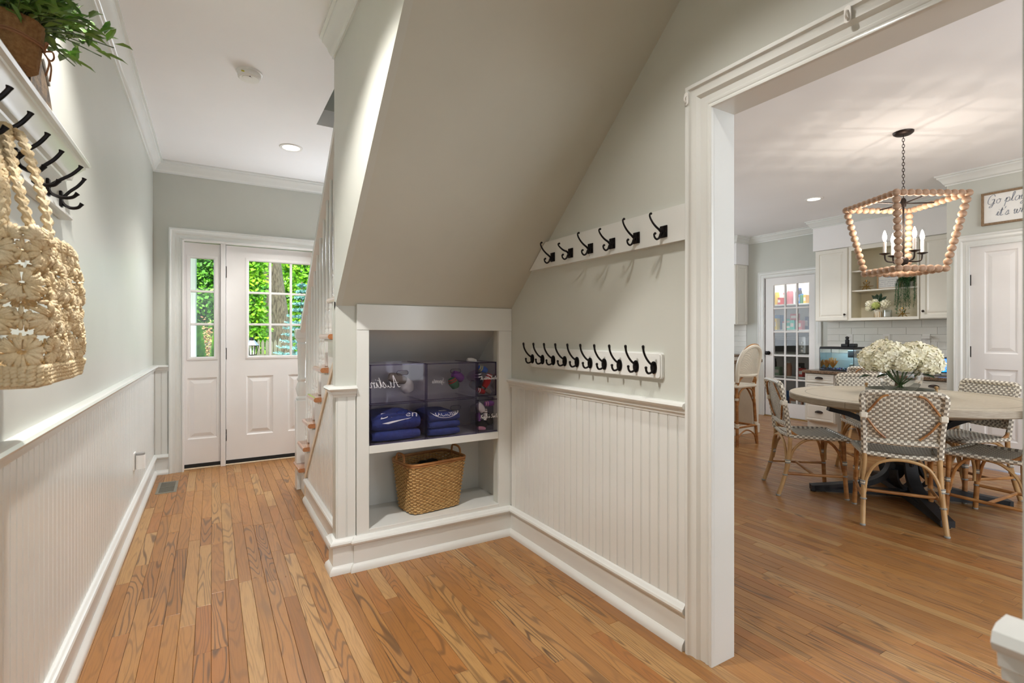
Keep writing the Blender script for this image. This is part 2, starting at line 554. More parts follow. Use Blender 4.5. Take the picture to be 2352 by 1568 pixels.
def oak_floor():
    m = bpy.data.materials.new('oak_floor'); m.use_nodes = True
    nt = m.node_tree; N = nt.nodes; L = nt.links
    b = N['Principled BSDF']
    tc = N.new('ShaderNodeTexCoord')
    at = N.new('ShaderNodeAttribute'); at.attribute_name = 'tone'
    sep = N.new('ShaderNodeSeparateXYZ'); L.new(at.outputs['Vector'], sep.inputs[0])
    off = N.new('ShaderNodeVectorMath'); off.operation = 'SCALE'; off.inputs['Scale'].default_value = 37.0
    L.new(at.outputs['Vector'], off.inputs[0])
    ad = N.new('ShaderNodeVectorMath'); ad.operation = 'ADD'
    L.new(tc.outputs['Object'], ad.inputs[0]); L.new(off.outputs[0], ad.inputs[1])
    # cathedral grain: contour lines of a stretched smooth noise
    mp = N.new('ShaderNodeMapping'); mp.inputs['Scale'].default_value = (11.0, 1.05, 1.0)
    L.new(ad.outputs[0], mp.inputs[0])
    n1 = N.new('ShaderNodeTexNoise'); n1.inputs['Scale'].default_value = 1.0; n1.inputs['Detail'].default_value = 1.2; n1.inputs['Distortion'].default_value = 0.25
    L.new(mp.outputs[0], n1.inputs['Vector'])
    mu = N.new('ShaderNodeMath'); mu.operation = 'MULTIPLY'; mu.inputs[1].default_value = 95.0; L.new(n1.outputs['Fac'], mu.inputs[0])
    si = N.new('ShaderNodeMath'); si.operation = 'SINE'; L.new(mu.outputs[0], si.inputs[0])
    cr1 = N.new('ShaderNodeValToRGB'); cr1.color_ramp.elements[0].position = 0.35; cr1.color_ramp.elements[1].position = 1.0
    cr1.color_ramp.elements[0].color = (0, 0, 0, 1); cr1.color_ramp.elements[1].color = (1, 1, 1, 1)
    L.new(si.outputs[0], cr1.inputs[0])
    # fine pores
    mp2 = N.new('ShaderNodeMapping'); mp2.inputs['Scale'].default_value = (240.0, 9.0, 1.0)
    L.new(ad.outputs[0], mp2.inputs[0])
    n2 = N.new('ShaderNodeTexNoise'); n2.inputs['Scale'].default_value = 1.0; n2.inputs['Detail'].default_value = 3.0
    L.new(mp2.outputs[0], n2.inputs['Vector'])
    # patchy wear
    mp3 = N.new('ShaderNodeMapping'); mp3.inputs['Scale'].default_value = (9.0, 2.4, 1.0)
    L.new(ad.outputs[0], mp3.inputs[0])
    n3 = N.new('ShaderNodeTexNoise'); n3.inputs['Scale'].default_value = 1.0; n3.inputs['Detail'].default_value = 5.0
    L.new(mp3.outputs[0], n3.inputs['Vector'])
    base = N.new('ShaderNodeValToRGB')
    e = base.color_ramp.elements
    e[0].position = 0.0; e[0].color = lin((142, 94, 50))
    e[1].position = 1.0; e[1].color = lin((182, 142, 96))
    for p, c in ((0.22, (156, 108, 60)), (0.5, (170, 122, 70)), (0.62, (158, 104, 56)), (0.8, (174, 134, 84))):
        k = base.color_ramp.elements.new(p); k.color = lin(c)
    L.new(sep.outputs[0], base.inputs[0])
    def mixc(fac, a, col, blend='MIX'):
        mx = N.new('ShaderNodeMix'); mx.data_type = 'RGBA'; mx.blend_type = blend
        L.new(fac, mx.inputs[0]); L.new(a, mx.inputs[6]); mx.inputs[7].default_value = col
        return mx.outputs[2]
    def scale(sock, f):
        q = N.new('ShaderNodeMath'); q.operation = 'MULTIPLY'; L.new(sock, q.inputs[0])
        if isinstance(f, float): q.inputs[1].default_value = f
        else: L.new(f, q.inputs[1])
        return q.outputs[0]
    g = scale(scale(cr1.outputs[0], sep.outputs[2]), 1.0)
    c = mixc(g, base.outputs[0], lin((94, 68, 46)))
    r2 = N.new('ShaderNodeValToRGB'); r2.color_ramp.elements[0].position = 0.5; r2.color_ramp.elements[1].position = 0.72
    L.new(n2.outputs['Fac'], r2.inputs[0])
    c = mixc(scale(r2.outputs[0], 0.42), c, lin((120, 78, 46)))
    r3 = N.new('ShaderNodeValToRGB'); r3.color_ramp.elements[0].position = 0.56; r3.color_ramp.elements[1].position = 0.76
    L.new(n3.outputs['Fac'], r3.inputs[0])
    c = mixc(scale(r3.outputs[0], 0.5), c, lin((128, 96, 70)))
    L.new(c, b.inputs['Base Color'])
    b.inputs['Roughness'].default_value = 0.30
    b.inputs['Specular IOR Level'].default_value = 0.5
    rr = N.new('ShaderNodeMath'); rr.operation = 'MULTIPLY_ADD'; rr.inputs[1].default_value = 0.22; rr.inputs[2].default_value = 0.22
    L.new(n3.outputs['Fac'], rr.inputs[0]); L.new(rr.outputs[0], b.inputs['Roughness'])
    bp = N.new('ShaderNodeBump'); bp.inputs['Strength'].default_value = 0.08; bp.inputs['Distance'].default_value = 0.003
    L.new(n2.outputs['Fac'], bp.inputs['Height']); L.new(bp.outputs[0], b.inputs['Normal'])
    MATS['oak_floor'] = m
oak_floor()
mat('floor_gap', (46, 30, 18), 0.9)
# ================================================================ the setting
XL, YD, XS, YC, XH, XK, CE = -0.44, 5.335, 0.54, 2.66, 1.575, 1.69, 2.73
XT = 0.60                                   # side of the open stairs
F_, TH_ = 1155.0, R(30.82)
def view(x, y, z):
    s_, c_ = math.sin(TH_), math.cos(TH_)
    d = x * s_ + y * c_
    if d < 0.15: return None
    return 1176 + F_ * (x * c_ - y * s_) / d, 770 - F_ * (z - 1.21) / d, d

# ---- floor: a slab with oak strips laid along the hall
mb = MB(); mb.box(XL - 0.1, 7.4, -2.2, 6.1, -0.16, -0.0125)
floor = struct('floor', mb, 'floor_gap', label='oak strip floor')
PW = 0.0572
rows = int((7.36 - (XL)) / PW)
rp = random.Random(11)
planks = []
for i in range(rows):
    x0 = XL - 0.02 + i * PW; x1 = x0 + PW
    y = -2.1 - rp.random() * 0.9
    yend = 5.385 if x0 < 1.6 else 6.0
    while y < yend:
        ln = rp.choice((0.45, 0.6, 0.75, 0.9, 1.1, 1.4)) * (0.8 + 0.4 * rp.random())
        y1 = min(y + ln, yend)
        if y1 > -2.0 and y1 - y > 0.05:
            planks.append((x0, x1, max(y, -2.05), y1))
        y = y1
def seen(x, y):
    if x < 1.54:
        if y > 2.62 and x > 0.5: return False
        if y > 4.2 and x > 0.5: return False
    else:
        t = 1.58 / x
        if x > 1.6 and not (0.3 < y * t < 1.2): return False
    if x > 0.66 and y < 0.17: return False
    return True
def plank_area(p):
    x0, x1, y0, y1 = p
    n = max(2, int((y1 - y0) / 0.12)); a = 0.0; xm = (x0 + x1) / 2
    for k in range(n):
        ya = y0 + (y1 - y0) * k / n; yb = y0 + (y1 - y0) * (k + 1) / n; ym = (ya + yb) / 2
        if not seen(xm, ym): continue
        q = [view(x0, ya, 0), view(x1, ya, 0), view(x1, yb, 0), view(x0, yb, 0)]
        if any(v is None for v in q): continue
        cu = sum(v[0] for v in q) / 4; cv = sum(v[1] for v in q) / 4
        if not (0 < cu < 2352 and 0 < cv < 1568): continue
        if xm > 1.7 and cu < 1680: continue
        a += abs((q[2][0] - q[0][0]) * (q[3][1] - q[1][1]) - (q[3][0] - q[1][0]) * (q[2][1] - q[0][1])) / 2
    return a
ranked = sorted(planks, key=plank_area, reverse=True)
def tone_attr(me, tones):
    at = me.attributes.new('tone', 'FLOAT_VECTOR', 'FACE')
    at.data.foreach_set('vector', [c for t in tones for c in t])
def tone(p):
    g = rp.random()
    return (rp.random() * .8 + .15 * rp.random(), rp.random(), 0.22 + 0.78 * g * g)
for p in ranked[:300]:
    mb = MB(); mb.box(p[0] + 0.0004, p[1] - 0.0004, p[2] + 0.0004, p[3] - 0.0004, -0.012, rp.uniform(-0.0003, 0.0003), 0.0012)
    me = mb.mesh('plank', 'oak_floor'); t = tone(p)
    tone_attr(me, [t] * len(me.polygons))
    link('plank', me, floor)
mb = MB(); tn = []
for p in ranked[300:]:
    k = len(mb.f)
    mb.box(p[0] + 0.0004, p[1] - 0.0004, p[2] + 0.0004, p[3] - 0.0004, -0.012, 0.0, 0.0012)
    t = tone(p); tn += [t] * (len(mb.f) - k)
me = mb.mesh('planks', 'oak_floor', recalc=True); tone_attr(me, tn)
tag(link('distant_planks', me, floor), kind='stuff')

# ---- walls
def Xp(x, sgn=1):                    # vertical plane x = const: (y, z, h) with h growing towards sgn*x
    return lambda a, b, h: (x + sgn * h, a, b)
def Yp(y, sgn=1):
    return lambda a, b, h: (a, y + sgn * h, b)
mb = MB(); mb.box(XL - 0.12, XL, -2.2, 5.5, 0, CE)
wall_left = struct('wall_left', mb, 'wall_paint')
mb = MB()
mb.box(XL, -0.222, YD, 5.48, 0, CE).box(-0.222, 1.035, YD, 5.48, 2.058, CE).box(1.035, XK, YD, 5.48, 0, CE)
wall_far = struct('wall_far', mb, 'wall_paint')
mb = MB()
mb.box(XH, XK, 1.21, YD, 0, CE).box(XH, XK, 0.26, 1.21, 2.06, CE).box(XH, XK, 0.157, 0.26, 0, CE)
wall_right = struct('wall_right', mb, 'wall_paint')
mb = MB(); mb.box(0.634, XK, -2.2, 0.155, 0, CE)
wall_near = struct('wall_near', mb, 'wall_paint')
mb = MB(); mb.box(XL, 0.642, -2.32, -2.2, 0, CE)
struct('wall_behind', mb, 'wall_paint')
SOF = lambda y: 1.375 + (2.645 - y) * 0.887            # underside of the stairs
# side of the stair enclosure above the sloping soffit
mb = MB()
mb.prism([(2.69, SOF(2.69)), (2.69, CE), (1.118, CE)], 0, 0.06, Xp(XS))
wall_stair = struct('wall_stair', mb, 'wall_paint')
mb = MB()
mb.prism([(2.66, SOF(2.66)), (1.118, CE), (1.118, CE + 0.1), (2.66, SOF(2.66) + 0.1)], XS + 0.03, XH, lambda a, b, h: (h, a, b))
struct('ceiling_slope', mb, 'soffit_paint', label='sloping underside of the staircase')
# face wall under the stairs with the cubby opening
CX0, CX1, CZ0, CZ1 = 0.706, 1.484, 0.197, 1.238
mb = MB()
mb.box(XS, .61, YC, YC + 0.07, 0, SOF(YC) + .02).box(.61, CX0, YC, YC + 0.05, 0, SOF(YC)).box(CX1, XH, YC, YC + 0.05, 0, SOF(YC)).box(CX0, CX1, YC, YC + 0.045, 0, CZ0 - .03).box(CX0, CX1, YC, YC + 0.05, CZ1, SOF(YC))
wall_cubby = struct('wall_cubby', mb, 'wall_paint')
# cubby lining
CYB = 3.02
mb = MB()
mb.box(CX0 - 0.04, CX0 - 0.02, YC + 0.05, CYB, 0.1, 1.32).box(CX1 + 0.055, CX1 + 0.085, YC + 0.05, CYB, 0.1, 1.32)
mb.box(CX0 - 0.04, CX1 + 0.085, CYB, CYB + 0.02, 0.1, 1.2).box(CX0 - 0.04, CX1 + 0.085, YC + 0.05, CYB, 0.1, CZ0 - 0.004)
mb.prism([(YC + 0.05, SOF(YC + 0.05)), (CYB + 0.02, SOF(CYB + 0.02)), (CYB + 0.02, SOF(CYB + 0.02) + 0.03), (YC + 0.05, SOF(YC + 0.05) + 0.03)], CX0 - 0.04, CX1 + 0.085, lambda a, b, h: (h, a, b))
cub = struct('wall_cubby_lining', mb, 'trim_white')
# kitchen shell
mb = MB(); mb.box(XK, 7.4, -2.02, -1.9, 0, CE)
struct('wall_kitchen_near', mb, 'wall_paint')
mb = MB(); mb.box(XK, 7.4, 6.0, 6.12, 0, CE)
struct('wall_kitchen_left', mb, 'wall_paint')
PX = 7.22
mb = MB()
mb.box(PX, PX + 0.1, 4.60, 6.0, 0, CE).box(PX, PX + 0.1, 3.857, 4.60, 2.075, CE).box(PX, PX + 0.1, 1.9, 3.857, 0, CE)
wall_pantry = struct('wall_pantry', mb, 'wall_paint')
mb = MB()
mb.box(6.02, 6.12, 1.83, 1.995, 0, CE).box(6.02, 6.12, 1.065, 1.83, 2.045, CE).box(6.02, 6.12, -1.9, 1.065, 0, CE).box(6.12, PX, 1.895, 1.995, 0, CE)
wall_kr = struct('wall_kitchen_right', mb, 'wall_paint')
# pantry closet behind the glass door
mb = MB()
mb.box(8.05, 8.1, 3.2, 5.2, 0, CE).box(PX + 0.1, 8.05, 3.15, 3.2, 0, CE).box(PX + 0.1, 8.05, 5.2, 5.25, 0, CE).box(PX + 0.1, 8.1, 3.2, 5.2, -0.1, 0.0)
struct('wall_pantry_back', mb, 'ceiling_paint')
# ceilings
mb = MB()
mb.box(XL - 0.12, 0.647, -2.3, 5.5, CE, CE + 0.12).box(0.647, XK, 3.837, 5.5, CE, CE + 0.12).box(0.647, XK, -2.3, 1.118, CE, CE + 0.12)
mb.box(XK, 8.2, -2.1, 6.2, CE, CE + 0.12)
struct('ceiling', mb, 'ceiling_paint')
mb = MB()
mb.box(0.54, 0.647, 1.0, 3.9, CE + 0.12, 5.3).box(XH, XK, 1.0, 3.95, CE, 5.3).box(0.54, XK, 3.837, 3.95, CE + 0.12, 5.3).box(0.54, XK, 0.9, 1.0, CE + 0.12, 5.3).box(0.5, XK + 0.1, 0.8, 4.0, 5.3, 5.4)
struct('wall_stairwell', mb, 'wall_paint')

# ---- mouldings
CROWN = [(0, 2.628), (.010, 2.628), (.012, 2.640), (.018, 2.643), (.026, 2.655), (.036, 2.676), (.052, 2.694), (.060, 2.700), (.062, 2.712), (.074, 2.716), (.074, CE), (0, CE)]
RAIL = [(0, .893), (.012, .895), (.014, .906), (.022, .911), (.024, .924), (.036, .930), (.040, .938), (.036, .947), (.026, .951), (0, .951)]
BASE = [(0, 0), (.034, 0), (.034, .012), (.030, .026), (.022, .034), (.018, .040), (.016, .040), (.016, .132), (.020, .136), (.028, .140), (.032, .150), (.029, .159), (.022, .163), (.018, .170), (.012, .175), (0, .175)]
def trim(name, path, prof, mapf=XY, m='trim_white', closed=False, parent=None):
    mb = MB(); mb.sweep(path, prof, mapf, closed)
    return struct(name, mb, m, True, parent=parent)
trim('trim_1', [(XH, YD), (XL, YD), (XL, -2.2)], CROWN)
trim('trim_2', [(XS, 1.12), (XS, 2.69)], CROWN)
trim('trim_3', [(-0.327, YD), (XL, YD), (XL, -2.2)], RAIL)
trim('trim_4', [(.641, YC), (XS, YC), (XS, 2.73), (.60, 2.73)], RAIL)
trim('trim_5', [(XH, 1.311), (XH, 2.645)], RAIL)
trim('trim_6', [(.634, -1.5), (.634, .166)], RAIL)
trim('baseboard_left', [(-0.327, YD), (XL, YD), (XL, -2.2)], BASE)
trim('baseboard_right', [(XH, 1.318), (XH, 2.643)], BASE)
trim('baseboard_stair', [(XH - 0.002, 2.645), (.641, 2.645), (.641, YC), (XS, YC), (XS, 2.73), (XT, 2.73), (XT, 3.93)], BASE)
trim('trim_7', [(XK + .0, -1.9), (XK, 6.0)][::-1], CROWN)
trim('trim_8', [(6.02, -1.9), (6.02, 1.995), (6.05, 1.995)], CROWN)

# ---- wainscot boards
BP = 0.049
def bead_mesh(z0, z1):
    prof = [(0, 0), (0, .0065), (.0012, .009), (.0410, .009), (.0424, .0062), (.0438, .0086), (.0456, .0086), (.047, .0062), (.0488, .0062), (.0488, 0)]
    mb = MB(); mb.prism(prof, z0, z1, lambda a, b, h: (a, b, h))       # along +x, proud towards +y
    return mb.mesh('bead_board', 'trim_white')
bm_full = bead_mesh(.165, .90)
def boards(parent, p0, ang, n, me=bm_full):
    for k in range(n):
        o = link('bead_board', me, parent)
        o.location = (p0[0] + math.cos(ang) * BP * k, p0[1] + math.sin(ang) * BP * k, 0)
        o.rotation_euler = (0, 0, ang)
boards(wall_left, (XL, YD), R(-90), 106)                    # left wall, proud towards +x
boards(wall_far, (-0.333, YD), R(180), 2)                   # beside the front door, proud towards -y
boards(wall_right, (XH, 1.312), R(90), 27)                  # hook wall, proud towards -x
boards(wall_cubby, (.639, YC), R(180), 2)
boards(wall_near, (.634, -1.42), R(90), 32)

# ---- built-in frame of the cubby (flat boards)
mb = MB(); mb.box(.643, XH - .001, 2.64, YC, 1.238, 1.372, .0015); struct('trim_9', mb, 'trim_white')
mb = MB(); mb.box(.643, CX0, 2.642, YC, .16, 1.2375, .0015); struct('trim_10', mb, 'trim_white')
mb = MB(); mb.box(CX1, XH - .001, 2.642, YC, .16, 1.2375, .0015); struct('trim_11', mb, 'trim_white')
mb = MB(); mb.box(CX0, CX1, 2.642, YC + .05, .165, CZ0, .0015); struct('trim_12', mb, 'trim_white')

# ---- wide cased opening to the kitchen
CAS = [(0, 0), (0, .024), (.006, .029), (.016, .029), (.022, .022), (.032, .019), (.050, .021), (.060, .013), (.062, .011), (.082, .010), (.084, .013), (.092, .013), (.096, .010), (.102, .014), (.110, .014), (.112, .010), (.112, 0)]
trim('trim_13', [(1.311, 0), (1.311, 2.153), (.158, 2.153), (.158, 0)], CAS, Xp(XH, -1))
trim('trim_14', [(.158, 0), (.158, 2.153), (1.311, 2.153), (1.311, 0)], CAS, lambda a, b, h: (XK + h, 1.469 - a, b))
mb = MB(); mb.box(XH - .0005, XK + .0005, 1.199, 1.213, 0, 2.041).box(XH - .0005, XK + .0005, .257, .27, 0, 2.041).box(XH - .0005, XK + .0005, .257, 1.213, 2.041, 2.062)
struct('trim_15', mb, 'trim_white')

# ---- recessed panel helper: rings of a rectangle pressed into a face
def ringpanel(mb, s0, s1, t0, t1, mapf, rings, centre=True):
    vs = []; fs = []
    for off, h in rings:
        vs += [mapf(s0 + off, t0 + off, h), mapf(s1 - off, t0 + off, h), mapf(s1 - off, t1 - off, h), mapf(s0 + off, t1 - off, h)]
    for i in range(len(rings) - 1):
        for j in range(4):
            j2 = (j + 1) % 4
            fs.append((i * 4 + j, i * 4 + j2, (i + 1) * 4 + j2, (i + 1) * 4 + j))
    if centre:
        e = (len(rings) - 1) * 4; fs.append((e, e + 1, e + 2, e + 3))
    mb.add(vs, fs)
RAISED = [(0, 0), (.004, -.004), (.010, -.010), (.022, -.011), (.050, -.003), (.052, -.002)]
RAISED_S = [(0, 0), (.003, -.003), (.008, -.007), (.014, -.007), (.034, -.002)]

# ================================================================ front door and sidelight
trim('trim_16', [(-.327, 0), (-.327, 2.158), (1.14, 2.158), (1.14, 0)], [(-a * .93, b) for a, b in CAS], Yp(YD, -1))
mb = MB(); mb.box(-.226, -.214, 5.31, 5.48, 0, 2.06).box(1.03, 1.042, 5.31, 5.48, 0, 2.06).box(-.226, 1.042, 5.31, 5.48, 2.056, 2.068).box(.068, .1085, 5.36, 5.46, 0, 2.056, .003).box(.060, .128, 5.4375, 5.46, 0, 2.056)
struct('trim_17', mb, 'door_white')
DY = 5.395
def leaf(name, x0, x1, gx, gz, panels, ncol, hinge_x=None, label=None):
    """a door or sidelight: stiles and rails, pressed panels, glazed grid"""
    gx0, gx1 = gx; gz0, gz1 = gz
    z0, z1 = (.04, 2.050)
    mf = Yp(DY, -1)
    mb = MB()
    # front face built as a grid of quads around the openings
    xs = sorted({x0, x1, gx0, gx1, *[p[0] for p in panels], *[p[1] for p in panels]})
    zs = sorted({z0, z1, gz0, gz1, *[p[2] for p in panels], *[p[3] for p in panels]})
    hole = lambda x, z: (gx0 < x < gx1 and gz0 < z < gz1) or any(p[0] < x < p[1] and p[2] < z < p[3] for p in panels)
    for i in range(len(xs) - 1):
        for j in range(len(zs) - 1):
            if hole((xs[i] + xs[i + 1]) / 2, (zs[j] + zs[j + 1]) / 2): continue
            mb.box(xs[i], xs[i + 1], DY, DY + .042, zs[j], zs[j + 1])
    root = mb.build(name, 'door_white'); root['kind'] = 'structure'
    if label: root['label'] = label
    for p in panels:
        mb = MB(); ringpanel(mb, p[0], p[1], p[2], p[3], mf, RAISED)
        mb.build('panel', 'door_white', root)
    mb = MB()
    mb.sweep([(gx0, gz0), (gx1, gz0), (gx1, gz1), (gx0, gz1)], [(-.028, 0), (-.026, .006), (-.016, .010), (-.006, .008), (0, .002), (.004, -.012), (-.002, -.03), (-.028, -.01)], mf, True)
    mb.build('glazing_frame', 'door_white', root, True)
    cw = (gx1 - gx0) / ncol; rh = (gz1 - gz0) / 3
    for c in range(1, ncol):
        mb = MB(); mb.box(gx0 + c * cw - .011, gx0 + c * cw + .011, DY + .004, DY + .022, gz0, gz1, .004); mb.build('muntin', 'door_white', root)
    for r_ in range(1, 3):
        mb = MB(); mb.box(gx0, gx1, DY + .005, DY + .021, gz0 + r_ * rh - .011, gz0 + r_ * rh + .011, .004); mb.build('muntin', 'door_white', root)
    for c in range(ncol):
        for r_ in range(3):
            mb = MB(); mb.box(gx0 + c * cw + .009, gx0 + (c + 1) * cw - .009, DY + .026, DY + .03, gz0 + r_ * rh + .009, gz0 + (r_ + 1) * rh - .009)
            mb.build('pane', 'window_glass', root)
    mb = MB(); mb.box(x0, x1, DY - .004, DY + .04, .010, .045, .002); mb.build('door_sweep', 'black_rubber', root)
    if hinge_x is not None:
        for hz in (1.80, 1.04, .28):
            mb = MB(); mb.box(hinge_x - .010, hinge_x + .010, DY - .004, DY + .002, hz - .053, hz + .053, .001)
            mb.lathe([(.006, -.055), (.0065, -.054), (.0065, .054), (.006, .055)], 8, (hinge_x, DY - .008, hz))
            mb.build('hinge', 'black_metal', root)
    return root
leaf('window_1', -.214, .066, (-.169, .017), (1.012, 1.912), [(-.192, .042, .268, .824)], 1, label='narrow sidelight beside the front door')
fd = leaf('door_1', .113, 1.028, (.299, .858), (1.012, 1.92), [(.281, .512, .266, .824), (.643, .872, .266, .824)], 3, .107, label='white front door with nine panes')
mb = MB(); mb.lathe([(.0, 0), (.03, 0), (.03, .006), (.012, .012), (.012, .03), (.028, .04), (.03, .055), (.02, .068), (.0, .07)], 14, (.965, DY, .95), 'y')
for i in range(len(mb.v)): mb.v[i] = (mb.v[i][0], 2 * DY - mb.v[i][1], mb.v[i][2])
mb.build('door_knob', 'black_metal', fd, True)
mb = MB(); mb.box(-.222, 1.035, 5.37, 5.50, 0, .012, .003); struct('trim_18', mb, 'trim_tan', label='oak door sill')
# ================================================================ staircase
st = thing('staircase', (1.05, 3.4, 0), 'white staircase with oak treads, turned balusters and white handrail', 'staircase', absolute=True)
TZ = lambda k: .210 + .2015 * (k - 1)
YE = lambda k: 4.05 - .2255 * (k - 1)
YR = lambda k: YE(k) + .2355
NT = 7
poly = [(YR(1), 0)]
for k in range(1, NT + 1):
    poly.append((YR(k), TZ(k) - .03))
    poly.append((YR(k + 1), TZ(k) - .03))
poly += [(YR(NT + 1), 0)]
poly = [(max(a, 2.735), b) for a, b in poly]
pp = []
for q in poly:
    if not pp or (abs(pp[-1][0] - q[0]) + abs(pp[-1][1] - q[1])) > 1e-4: pp.append(q)
mb = MB(); mb.prism(pp, XT, XT + .03, lambda a, b, h: (h, a, b))
mb.build('stringer', 'trim_white', st)
DIAG = lambda y: 1.047 - (y - 2.94) * .885
mb = MB(); mb.bar([(XT - .008, 2.735, DIAG(2.735)), (XT - .008, 3.925, DIAG(3.925))], (1, 0, 0), .020, .030); mb.build('stringer_trim', 'trim_tan', st)
mb = MB(); mb.box(XT - .018, XT, 3.915, 3.945, 0, DIAG(3.93) + .01, .002); mb.build('stringer_trim', 'trim_tan', st)
y = 2.737
while y + BP < 3.89:
    mb = MB()
    prof = [(0, 0), (0, .0065), (.0012, .009), (.0410, .009), (.0424, .0062), (.0438, .0086), (.0456, .0086), (.047, .0062), (.0488, .0062), (.0488, 0)]
    n = len(prof)
    z1 = lambda a: DIAG(y + a) - .006
    vs_ = [(XT - b, y + a, .165) for a, b in prof] + [(XT - b, y + a, max(.17, z1(a))) for a, b in prof]
    mb.add(vs_, [tuple(range(n)), tuple(range(2 * n - 1, n - 1, -1))] + [(i, (i + 1) % n, n + (i + 1) % n, n + i) for i in range(n)])
    mb.build('bead_board', 'trim_white', st)
    y += BP
def tread_mesh():
    mb = MB()
    prof = [(.0, -.03), (.265, -.03), (.276, -.026), (.280, -.015), (.276, -.004), (.265, 0), (0, 0)]
    mb.prism(prof, XT - .036, XH - .01, lambda a, c, h: (h, a, c))
    side = [(XT - .036, -.03), (XT - .044, -.026), (XT - .048, -.015), (XT - .044, -.004), (XT - .036, 0)]
    mb.prism([(x, z) for x, z in side], 0, .27, lambda a, c, h: (a, h, c))
    return mb.mesh('tread', 'tread_oak', True)
tm = tread_mesh()
mb = MB(); mb.box(XT + .005, XH - .01, -.009, .009, -.1715, -.002); rm = mb.mesh('riser', 'trim_white')
mb = MB(); mb.box(XT - .022, XT, .01, .25, -.044, -.030, .004); cm = mb.mesh('cove', 'trim_white')
RZ = lambda y: 1.225 + (4.27 - y) * .884
def baluster(h):
    mb = MB()
    s_ = .016; hb = .215
    mb.box(-s_, s_, -s_, s_, 0, hb, .003)
    pr = [(.013, hb), (.015, hb + .012), (.010, hb + .02), (.014, hb + .032), (.014, hb + .040), (.009, hb + .05), (.011, hb + .06), (.018, hb + .095), (.012, hb + .125), (.009, hb + .135), (.014, hb + .145), (.014, hb + .152), (.0115, hb + .16), (.0105, h * .7), (.0095, h)]
    mb.lathe(pr, 10)
    return mb
for k in range(1, NT + 1):
    if YE(k) + .28 < 2.75: continue
    o = link('tread', tm, st); o.location = Vector((0, YE(k), TZ(k))) - Vector(st.location)
    link('cove', cm, o)
    o2 = link('riser', rm, st); o2.location = Vector((0, YR(k), TZ(k) - .028)) - Vector(st.location)
    for dy in (.062, .175):
        y = YE(k) + dy
        if y < 2.76 or (k == 1 and dy > .1): continue
        b = baluster(RZ(y) - TZ(k)).build('baluster', 'trim_white', st, True)
        b.location = Vector((XT + .026, y, TZ(k))) - Vector(st.location)
mb = MB()
HXr = XT + .026
path = [(HXr, 4.33, 1.232), (HXr, 4.27, 1.240), (HXr, 4.22, 1.285)] + [(HXr, y, RZ(y) + .028) for y in (4.12, 3.8, 3.4, 3.0, 2.70)]
path = crv(path, 5)
sec = [(-.030, -.026), (-.034, -.005), (-.026, .018), (0, .030), (.026, .018), (.034, -.005), (.030, -.026)]
vs_ = []; m = len(sec)
for i, p in enumerate(path):
    tg = (path[min(i + 1, len(path) - 1)] - path[max(i - 1, 0)]).normalized()
    nn = Vector((1, 0, 0)).cross(tg).normalized()
    if nn.z < 0: nn = -nn
    for a, b in sec: vs_.append(p + Vector((a, 0, 0)) + nn * b)
fs_ = [(i * m + j, i * m + (j + 1) % m, (i + 1) * m + (j + 1) % m, (i + 1) * m + j) for i in range(len(path) - 1) for j in range(m)] + [tuple(range(m)), tuple((len(path) - 1) * m + j for j in reversed(range(m)))]
mb.add(vs_, fs_); mb.build('handrail', 'trim_white', st, True)
mb = MB()
nx, ny = .612, 4.285
mb.box(nx - .045, nx + .045, ny - .045, ny + .045, 0, .70, .004)
mb.lathe([(.038, .70), (.044, .715), (.03, .73), (.036, .75), (.046, .79), (.034, .83), (.026, .845), (.036, .86), (.036, .87), (.028, .88), (.03, 1.0), (.034, 1.12), (.04, 1.14), (.03, 1.155), (.042, 1.17), (.042, 1.185)], 16, (nx, ny, 0))
mb.box(nx - .048, nx + .048, ny - .048, ny + .048, 1.185, 1.262, .006)
mb.build('newel_post', 'trim_white', st, True)

# ================================================================ floor vent, outlet, ceiling fittings
t = thing('floor_vent', (-.305, 4.845, 0), 'grey metal floor register in the oak floor near the front door', 'vent')
mb = MB(); mb.box(-.066, .066, -.172, .172, .0005, .002); mb.build('tray', 'vent_dark', t)
mb = MB(); mb.sweep([(-.068, -.175), (.068, -.175), (.068, .175), (-.068, .175)], [(0, .0), (.001, .004), (.018, .005), (.020, .002), (.020, 0)], XY, True); mb.build('frame', 'vent_grey', t)
mb = MB(); mb.box(-.05, .05, -.006, .006, .001, .005); mb.build('crossbar', 'vent_grey', t)
sl = MB(); sl.box(-.05, .05, -.0025, .0025, .001, .0045); slm = sl.mesh('slat', 'vent_grey')
for i in range(22):
    y = -.145 + i * .0138
    if abs(y) < .008: continue
    o = link('slat', slm, t); o.location = (0, y, 0)

t = thing('wall_outlet', (XL + .009, 4.03, .40), 'white outlet plate low on the left wainscot near the door', 'outlet')
mb = MB(); mb.prism(rrect(-.035, .035, -.057, .057, .006), 0, .006, lambda a, b, h: (h, a, b)); mb.build('plate', 'white_plastic', t)
t = thing('plug_in_freshener', (XL + .016, 4.03, .42), 'white plug-in air freshener with grey top on the left wall', 'air freshener')
mb = MB(); mb.prism(rrect(0, .052, -.026, .026, .02, 5), -.07, .018, lambda a, b, h: (a, b, h)); mb.build('body', 'white_plastic', t, True)
mb = MB(); mb.prism(rrect(.002, .050, -.025, .025, .02, 5), .018, .030, lambda a, b, h: (a, b, h)); mb.build('cap', 'grey_plastic', t, True)

